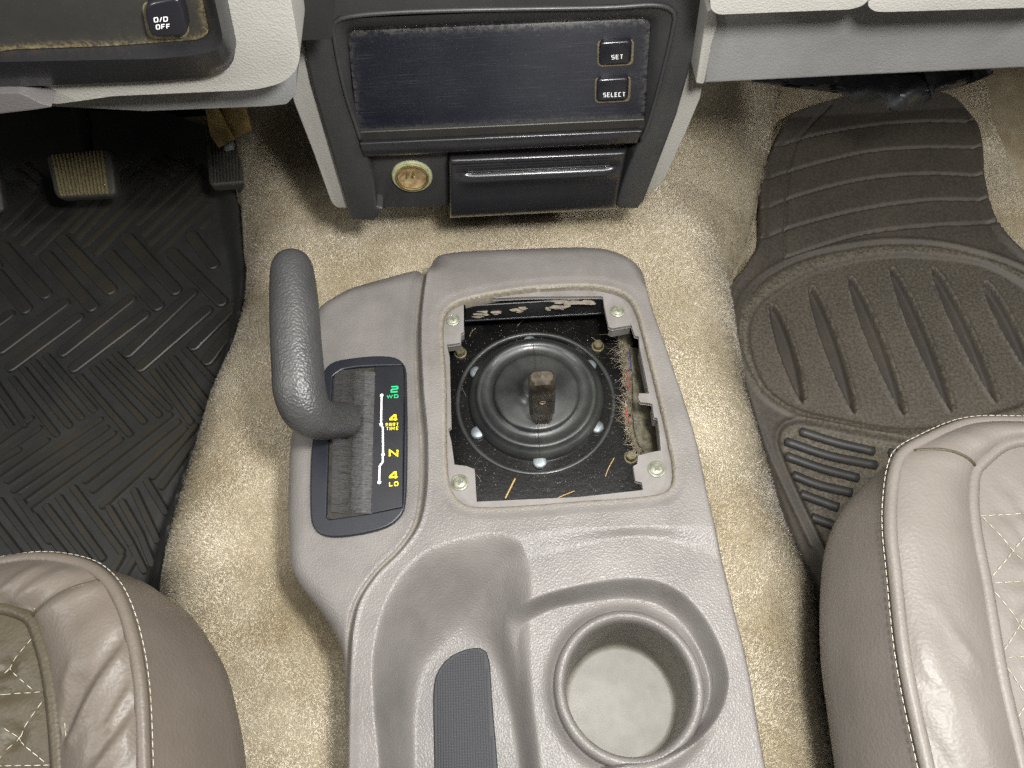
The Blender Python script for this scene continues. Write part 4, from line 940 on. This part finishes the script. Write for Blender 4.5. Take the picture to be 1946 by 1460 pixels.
link('panel_frame', loft([o3 + [0, .01, 0], o3 + [0, -.004, 0], o3 * .6 + m3 * .4 + [0, -.003, 0], m3, m3 * .75 + i3 * .25 + [0, -.0012, 0], i3]), 'bezelgloss', sw, 60)
fp = np.array([(-262, -190), (-262, 115), (0, 98), (24, 94), (215, 87), (380, 75), (398, 62), (385, 0), (350, -190)], float)
fv = resample(PY(fillet(fp, [1, 1, 1, 1, 1, 10, 10, 1, 1]), YP + .0035), 140); cc = fv.mean(0)
me = slab(fv, (0, .003, 0), 0)
bm = bmesh.new(); bm.from_mesh(me); bmesh.ops.triangulate(bm, faces=bm.faces)
for _ in range(7): bmesh.ops.subdivide_edges(bm, edges=[e for e in bm.edges if e.calc_length() > .006], cuts=1); bmesh.ops.triangulate(bm, faces=[f for f in bm.faces if len(f.verts) > 3])
bm.to_mesh(me); bm.free(); at = me.attributes.new('dirt', 'FLOAT', 'POINT'); vv = np.array([v.co[:] for v in me.vertices])
d, _, _ = sdf(vv[:, 0], vv[:, 2], PY(fp, YP + .0035)[2:8][:, [0, 2]], False); at.data.foreach_set('value', (.85 * np.exp(-(d / .0016) ** 1.1)).astype(np.float32))
link('panel_face', me, 'switchp', sw, 30)
bq = PY(fillet(c1((812, 30), (1005, -10), (1040, 60), (1064, 180), (1040, 210), (880, 215), (845, 190)), [22, 18, 20, 14, 10, 10, 12]), YP - .004)
# outline traced in order round the key
link('button_surround', slab(PY(fillet(c1((800, 20), (1015, -25), (1052, 60), (1074, 190), (1030, 222), (870, 226), (832, 195)), 14), YP + .003), (0, .002, 0), .0002, 1), 'gold', sw, 30)
ob = link('button', slab(bq, (0, .012, 0), .0032, 5), 'buttonp', sw, 70)
for txt, x0, y0, x1, y1 in (('O/D', 872, 97, 952, 126), ('OFF', 884, 138, 966, 166)):
    t = PY(c1((x0, y1), (x1, y1 - 6), (x0 - 2, y0)), YP - .0042); link('lettering', lettering(txt, t[0], t[1], t[2], (0, -1, 0), .17, .25), 'white', ob, 0)

YP = YP + .009
# ================================================================== pedals, bracket, duct, kick panel
def pedal(name, label, corners, y0, y1, nrib, ribw, dusty):
    """corners TL, TR, BR, BL in the photograph; top at y1, foot at y0"""
    q = np.array([PY([corners[0]], y1)[0], PY([corners[1]], y1)[0], PY([corners[2]], y0)[0], PY([corners[3]], y0)[0]])
    t = thing(name, label, 'pedal', tuple(q.mean(0)))
    nrm = np.cross(q[1] - q[0], q[3] - q[0]); nrm /= np.linalg.norm(nrm); nrm *= -np.sign(nrm[1]) or 1
    link('pad', slab(fillet(q, .008), -nrm * .012, .004, 4), 'pedal', t, 60)
    for i in range(nrib):
        f = .13 + .74 * i / (nrib - 1); a = q[0] * (1 - f) + q[1] * f; b = q[3] * (1 - f) + q[2] * f
        link('rib', bar(a * .93 + b * .07 + nrm * .0002, b * .94 + a * .06 + nrm * .0002, ribw, .0022, 5, nrm), dusty, t, 40)
    m = q.mean(0); link('arm', tube([m - nrm * .010, m + [0, .06, .02], m + [0, .10, .12], m + [0, .12, .26]], .009, 8), 'dark', t, 60)
pedal('brake_pedal', 'wide brake pedal with vertical ribs caked in tan dust', [(84, 292), (210, 280), (221, 372), (104, 377)], .600, .645, 14, .0030, 'pedaldust')
pedal('accelerator_pedal', 'narrow black accelerator pedal with fine ribs near the tunnel carpet', [(390, 268), (466, 264), (469, 347), (396, 353)], .610, .665, 10, .0024, 'pedal')
pedal('parking_brake_pedal', 'pedal corner just entering at the left edge beside the brake pedal', [(-90, 300), (-4, 310), (8, 404), (-80, 410)], .59, .64, 8, .004, 'pedal')
br = thing('under_dash_bracket', 'bent bare metal bracket hanging under the dash above the accelerator', 'bracket', tuple(PY([(430, 240)], .52)[0]))
q1 = PY(c1((1150, 560), (1235, 610), (1290, 720), (1330, 790), (1240, 842), (1190, 770)), .52); q2 = PY(c1((1235, 560), (1380, 560), (1425, 740), (1330, 790), (1290, 720)), .523)
link('bracket_web', slab(q1, (0, .004, 0), .0006, 2), 'bracket', br, 40); link('bracket_flange', slab(q2, (0, .006, -.001), .0006, 2), 'bracket', br, 40)
link('bracket_clip', rbox(PY(c1((1300, 828)), .519)[0], np.array([.004, 0, .001]), np.array([0, .003, 0]), np.array([0, 0, .002]), .0006), 'zinc', br, 40)
du = thing('under_dash_duct', 'crumpled black plastic cover hanging under the passenger dash', 'cover', tuple(PY([(1620, 180)], .5)[0]))
top = spline(c3((380, 440), (700, 440), (1000, 430), (1300, 425), (1550, 420), (1750, 400)), 60); bot = spline(c3((380, 465), (600, 497), (900, 540), (955, 583), (1040, 575), (1105, 592), (1190, 632), (1290, 610), (1390, 568), (1420, 530), (1540, 500), (1750, 425)), 60)
rows = []
for i, f in enumerate(np.linspace(0, 1, 14)):
    y = .50 - .03 * math.sin(f * 2.2); yy = y + .012 * np.sin(np.arange(60) * .55 + f * 5) * f * (1 - .3 * f) + rng.normal(0, .0012, 60)
    rows.append(PY(top * (1 - f) + bot * f, yy))
rows.append(rows[-1] + [0, .05, .004]); rows.append(rows[-1] + [0, .10, .05])
link('cover_sheet', loft(rows), 'duct', du, 60)
kk = c3((1762, 300), (1766, 470), (1782, 600), (1830, 720), (1925, 862), (2600, 1500), (2600, 300)); kp = PY(fillet(kk, 8), .78)
tag(link('kick_panel', slab(kp, (0, .05, 0), .006, 3), 'kick', None, 50), 'dark mauve kick panel at the right edge of the passenger footwell', 'trim panel')
rp = PY(c3((380, 380), (1900, 380), (1900, 560), (1500, 560), (700, 600), (380, 620)), .93)
tag(link('red_glow_sheet', slab(rp, (0, .02, 0), .004, 2), 'redglow', None, 40), 'red brown sheet standing in for the red glow under the passenger dash', 'insulation')  # added sheet, its colour paints the red glow under the dash

# ================================================================== seats
def contour(pts, z, n=150): return PZ(resample(spline(pts, 400), n), z)
def zlist(pts, zs, n=150):
    q = spline(np.c_[np.asarray(pts, float), np.asarray(zs, float) * 4000], 400); q = resample(q, n); return PZ(q[:, :2], q[:, 2] / 4000)
def panel(rows, m, bulge, creases=()):
    out = []
    for i in range(len(rows) - 1):
        for f in np.linspace(0, 1, m, endpoint=False): out.append(rows[i] * (1 - f) + rows[i + 1] * f)
    out.append(rows[-1]); out = np.array(out); k = len(out)
    t = np.linspace(0, 1, k)
    out[:, :, 2] += (bulge * np.sin(np.pi * t) ** .7)[:, None]
    env = np.minimum(1, np.sin(np.pi * t) * 2.5)[:, None]
    for (A, B, amp, w) in creases:
        d, _, _ = sdf(out[:, :, 0], out[:, :, 1], np.array([A, B])[:, :2], False)
        out[:, :, 2] += amp * np.exp(-(d / w) ** 2) * env
    return list(out)
def cr_rows(rows, m):
    R = np.array(rows); return [spline(R[:, j], m) for j in range(R.shape[1])]
def inset(sil, zsil, d, z, cpx):
    q = np.asarray(sil, float); v = np.asarray(cpx) - q; v /= np.linalg.norm(v, axis=1)[:, None]
    return zlist(q + v * d, [z] * len(q))
def seat(bmat, imat, name, label, p1, z1, sil, zsil, p2, z2, core, zc, creases1, creases2, quilt, seams, loc):
    t = thing(name, label, 'seat', loc)
    K1 = zlist(p1, z1); K2 = zlist(p2, z2); K5 = zlist(sil, zsil); K0 = contour(core, zc)
    cen = K0.mean(0)
    link('insert_panel', loft(panel([K0, K2], 60, .006, creases2)), imat, t, 180)
    link('bolster_panel', loft(panel([K2, K1], 50, .009, creases1)), bmat, t, 180)
    inw = lambda K, a, z: np.c_[K[:, :2] + (cen[:2] - K[:, :2]) / np.linalg.norm(cen[:2] - K[:, :2], axis=1)[:, None] * a, np.full(len(K), z)]
    mid = K1 * .5 + K5 * .5; mid[:, 2] = K1[:, 2] * .62 + K5[:, 2] * .38; mid2 = K1 * .18 + K5 * .82; mid2[:, 2] = K1[:, 2] * .3 + K5[:, 2] * .7
    cpx = np.array(core[2], float); low = [inset(sil, zsil, d, z, cpx) for d, z in ((5, .27), (16, .22), (40, .12), (70, .03))]
    C = cr_rows([K1, mid, mid2, K5] + low, 48)
    link('side_panel', loft(C), bmat, t, 180)
    link('piping', tube(K1 + [0, 0, .0004], .0036, 10), bmat, t, 180); link('piping', tube(K2 + [0, 0, .0002], .0040, 10), imat, t, 180)
    SV = []; SF = []
    def add(path, lift=.0006):
        V, F = stitches(path, lift=lift); k = len(SV); SV.extend(V); SF.extend([tuple(i + k for i in f) for f in F])
    o1 = K1 * .945 + mid * .055; o1[:, :2] = K1[:, :2] - (cen[:2] - K1[:, :2]) / np.linalg.norm(cen[:2] - K1[:, :2], axis=1)[:, None] * .0050; o1[:, 2] = K1[:, 2] + .0002
    add(o1, .0008); i2 = K2.copy(); i2[:, :2] -= (cen[:2] - K2[:, :2]) / np.linalg.norm(cen[:2] - K2[:, :2], axis=1)[:, None] * .0056; i2[:, 2] += .0022; add(i2)
    link('stitching', mesh(SV, SF), 'stitch', t, 180, kind='stuff')
    SV = []; SF = []
    from mathutils.bvhtree import BVHTree
    tg = [o for o in t.children if o.name.startswith('insert_panel')][0]; org = np.array(loc); bv = BVHTree.FromPolygons([v.co + Vector(loc) for v in tg.data.vertices], [p.vertices[:] for p in tg.data.polygons])
    for a, b in quilt:
        path = resample(PZ([a, b], zc), 40); out = []
        for p in path:
            h = bv.ray_cast(Vector((p[0], p[1], .7)), Vector((0, 0, -1)))
            if h[0]: out.append([*h[0]])
        if len(out) > 4: add(np.array(out), .0005)
    if SV: link('quilting', mesh(SV, SF), 'stitch', t, 180, kind='stuff')
    tb = [o for o in t.children if o.name.startswith('bolster_panel')][0]; bv = BVHTree.FromPolygons([v.co + Vector(loc) for v in tb.data.vertices], [p.vertices[:] for p in tb.data.polygons])
    for pts in seams:
        path = PZ(spline(pts, 30), .37); out = []
        for p in path:
            d = Vector(p) - Vector(CAM); h = bv.ray_cast(Vector((p[0], p[1], .7)), Vector((0, 0, -1)))
            if h[0]: out.append([*h[0]])
        if len(out) > 4: link('seam', tube(np.array(out), .0011, 6), 'leather2', t, 180)
    return t
p1 = [(-720, 1350), (-300, 1160), (-150, 1100), (0, 1070), (68, 1061), (137, 1068), (178, 1083), (212, 1114), (233, 1152), (253, 1217), (267, 1302), (274, 1460), (280, 1780)]
sil = [(-720, 1375), (-300, 1185), (-150, 1120), (0, 1084), (70, 1072), (150, 1074), (205, 1083), (274, 1107), (315, 1135), (363, 1172), (404, 1231), (428, 1275), (449, 1354), (462, 1422), (466, 1470), (470, 1780)]
p2 = [(-700, 1450), (-300, 1290), (-140, 1200), (0, 1157), (34, 1163), (62, 1178), (79, 1220), (92, 1268), (103, 1337), (113, 1460), (122, 1780)]
core = [(-760, 1560), (-700, 1530), (-640, 1540), (-580, 1600), (-560, 1780)]
def seg(a, b, amp, w, z=.375): return (*PZ([a, b], z), amp, w)
C7 = lambda a, b: tuple(c7(a, b))
cr1 = [seg(*C7((700, 780), (370, 1290)), .0035, .0035), seg(*C7((660, 760), (340, 1250)), -.003, .005), seg(*C7((745, 980), (620, 1230)), .002, .003), seg(*C7((760, 1190), (570, 1450)), .003, .004), seg(*C7((720, 1130), (560, 1380)), -.002, .004), seg(*C7((745, 1330), (650, 1470)), .002, .003),
       seg(*C7((545, 420), (180, 612)), .0025, .0028), seg(*C7((500, 400), (150, 560)), -.002, .004), seg(*C7((330, 350), (60, 530)), .002, .003), seg(*C7((170, 330), (0, 470)), .002, .003), seg(*C7((440, 1000), (370, 1240)), -.002, .006), seg(*C7((400, 880), (340, 1000)), .0012, .003), seg(*C7((700, 1000), (590, 1200)), -.0015, .003), seg(*C7((620, 470), (420, 640)), -.0012, .006)]
qd = [C7((0, 1045), (240, 1028)), C7((150, 730), (15, 895)), C7((15, 895), (140, 1010)), C7((240, 1035), (80, 1270)), C7((0, 1235), (205, 1415)), C7((-200, 1450), (300, 1440)), C7((80, 1270), (-40, 1420)), C7((-150, 1050), (0, 1045)), C7((15, 895), (-120, 1040))]
cr2 = [(*PZ([a, b], .37), -.0022, .004) for a, b in qd]
seat('leather3', 'leather2', 'car_seat_cushion', 'mauve grey leather driver seat with creased bolster and worn piping', p1, [.350, .352, .354, .357, .359, .362, .365, .368, .370, .371, .372, .372, .372], sil, [.30, .30, .30, .30, .30, .305, .31, .31, .31, .305, .30, .30, .30, .30, .30, .30],
     p2, [.366] * 11, core, .372, cr1, cr2, qd, [c7((175, 612), (350, 505), (460, 450), (550, 420))], (-.3, 0, .03))
p1 = [(2760, 1010), (2300, 860), (2100, 815), (1946, 803), (1841, 806), (1765, 835), (1714, 865), (1701, 894), (1693, 950), (1692, 1010), (1700, 1088), (1720, 1261), (1762, 1460), (1840, 1780)]
sil = [(2760, 1035), (2300, 880), (2100, 826), (1946, 814), (1850, 812), (1765, 836), (1701, 873), (1637, 928), (1595, 979), (1569, 1045), (1560, 1130), (1561, 1250), (1573, 1350), (1588, 1460), (1620, 1780)]
p2 = [(2740, 1080), (2300, 920), (2100, 845), (1946, 839), (1905, 848), (1867, 878), (1852, 895), (1846, 940), (1850, 1000), (1873, 1123), (1900, 1282), (1935, 1434), (2010, 1780)]
core = [(2800, 1190), (2740, 1160), (2680, 1170), (2640, 1260), (2640, 1450), (2680, 1780)]
CS = lambda a, b: tuple(cs(a, b))
cr1 = [seg(*CS((440, 1280), (560, 1460)), -.0012, .004), seg(*CS((500, 800), (640, 1000)), .0008, .004), seg(*CS((560, 920), (690, 1040)), .0008, .002), seg(*CS((400, 1060), (520, 1180)), -.001, .004), seg(*CS((480, 1000), (700, 1400)), .0015, .012), seg(*CS((430, 170), (670, 220)), .001, .003), seg(*CS((600, 80), (850, 180)), .0012, .004)]
qd = [CS((712, 420), (1100, 405)), CS((738, 696), (1100, 688)), CS((790, 1004), (1150, 992)), CS((745, 350), (950, 590)), CS((790, 290), (960, 480)), CS((840, 1300), (1100, 1290)), CS((1000, 700), (820, 960)), CS((722, 425), (960, 690)), CS((744, 690), (960, 425)), CS((746, 700), (980, 990)), CS((796, 998), (990, 700)), CS((800, 1008), (990, 1290)), CS((846, 1290), (1010, 1008))]
cr2 = [(*PZ([a, b], .37), -.002, .004) for a, b in qd]
seat('leather', 'leather', 'car_seat_cushion', 'smooth mauve grey leather passenger seat with pale stitched piping', p1, [.350, .352, .354, .356, .359, .364, .368, .370, .371, .372, .372, .372, .372, .372], sil, [.30] * 5 + [.315, .315, .31, .305, .30, .30, .30, .30, .30, .30],
     p2, [.366] * 13, core, .372, cr1, cr2, qd[:3] + qd[5:6] + qd[7:], [cs((425, 165), (520, 170), (600, 192), (670, 222))], (.35, 0, .03))

# ================================================================== carpet pile (short leaning fibres over the floor)
NB = 900000
X = rng.uniform(-.42, .62, NB); Y = rng.uniform(-.02, .95, NB)
xl = np.interp(Y, _l[:, 1], _l[:, 0]); xr = np.interp(Y, _r[:, 1], _r[:, 0])
keep = (X > xl - .03)
ci, _, _ = sdf(X, Y, O_[::2]); keep &= ci < .002
mi, _, _ = sdf(X, Y, pm_o[::2]); keep &= mi < .001
di2, _, _ = sdf(X, Y, dm_o[::2]); keep &= di2 < .004
X, Y = X[keep], Y[keep]; n = len(X); Z = zfloor(X, Y)
print('pile', n)
e_ = .004; gx_ = (zfloor(X + e_, Y) - zfloor(X - e_, Y)) / (2 * e_); gy_ = (zfloor(X, Y + e_) - zfloor(X, Y - e_)) / (2 * e_)
NV = np.stack([-gx_, -gy_, np.ones(n)], 1); NV /= np.linalg.norm(NV, axis=1)[:, None]
flow = 1.6 * np.sin(X * 23 + 3 * np.sin(Y * 15)) + 1.2 * np.cos(Y * 19 + X * 7)
a = rng.normal(0, 1.1, n) + flow - 1.2
T1 = np.cross(NV, np.array([0, 1.0, 0])); T1 /= np.linalg.norm(T1, axis=1)[:, None]; T2 = np.cross(NV, T1)
tg = np.cos(a)[:, None] * T1 + np.sin(a)[:, None] * T2; tilt = rng.uniform(.12, .75, n)[:, None]
lean = np.cos(tilt) * tg + np.sin(tilt) * NV
ln = rng.uniform(.0016, .0034, n); side = np.cross(NV, tg) * rng.uniform(.00018, .00034, n)[:, None]
B = np.stack([X, Y, Z], 1) + NV * .0002; tip = B + lean * ln[:, None]
V = np.stack([B - side, B + side, tip], 1).reshape(-1, 3)
pm_ = bigmesh(V, np.arange(3 * n).reshape(-1, 3))
NV += rng.normal(0, .2, NV.shape); NV /= np.linalg.norm(NV, axis=1)[:, None]
an = pm_.attributes.new('lay', 'FLOAT_VECTOR', 'POINT'); an.data.foreach_set('vector', np.repeat(NV, 3, 0).astype(np.float32).ravel())
po = link('carpet_pile', pm_, 'pile', None, 0)
tag(po, 'short tan velour carpet pile covering the tunnel between the seats', 'carpet', kind='stuff')
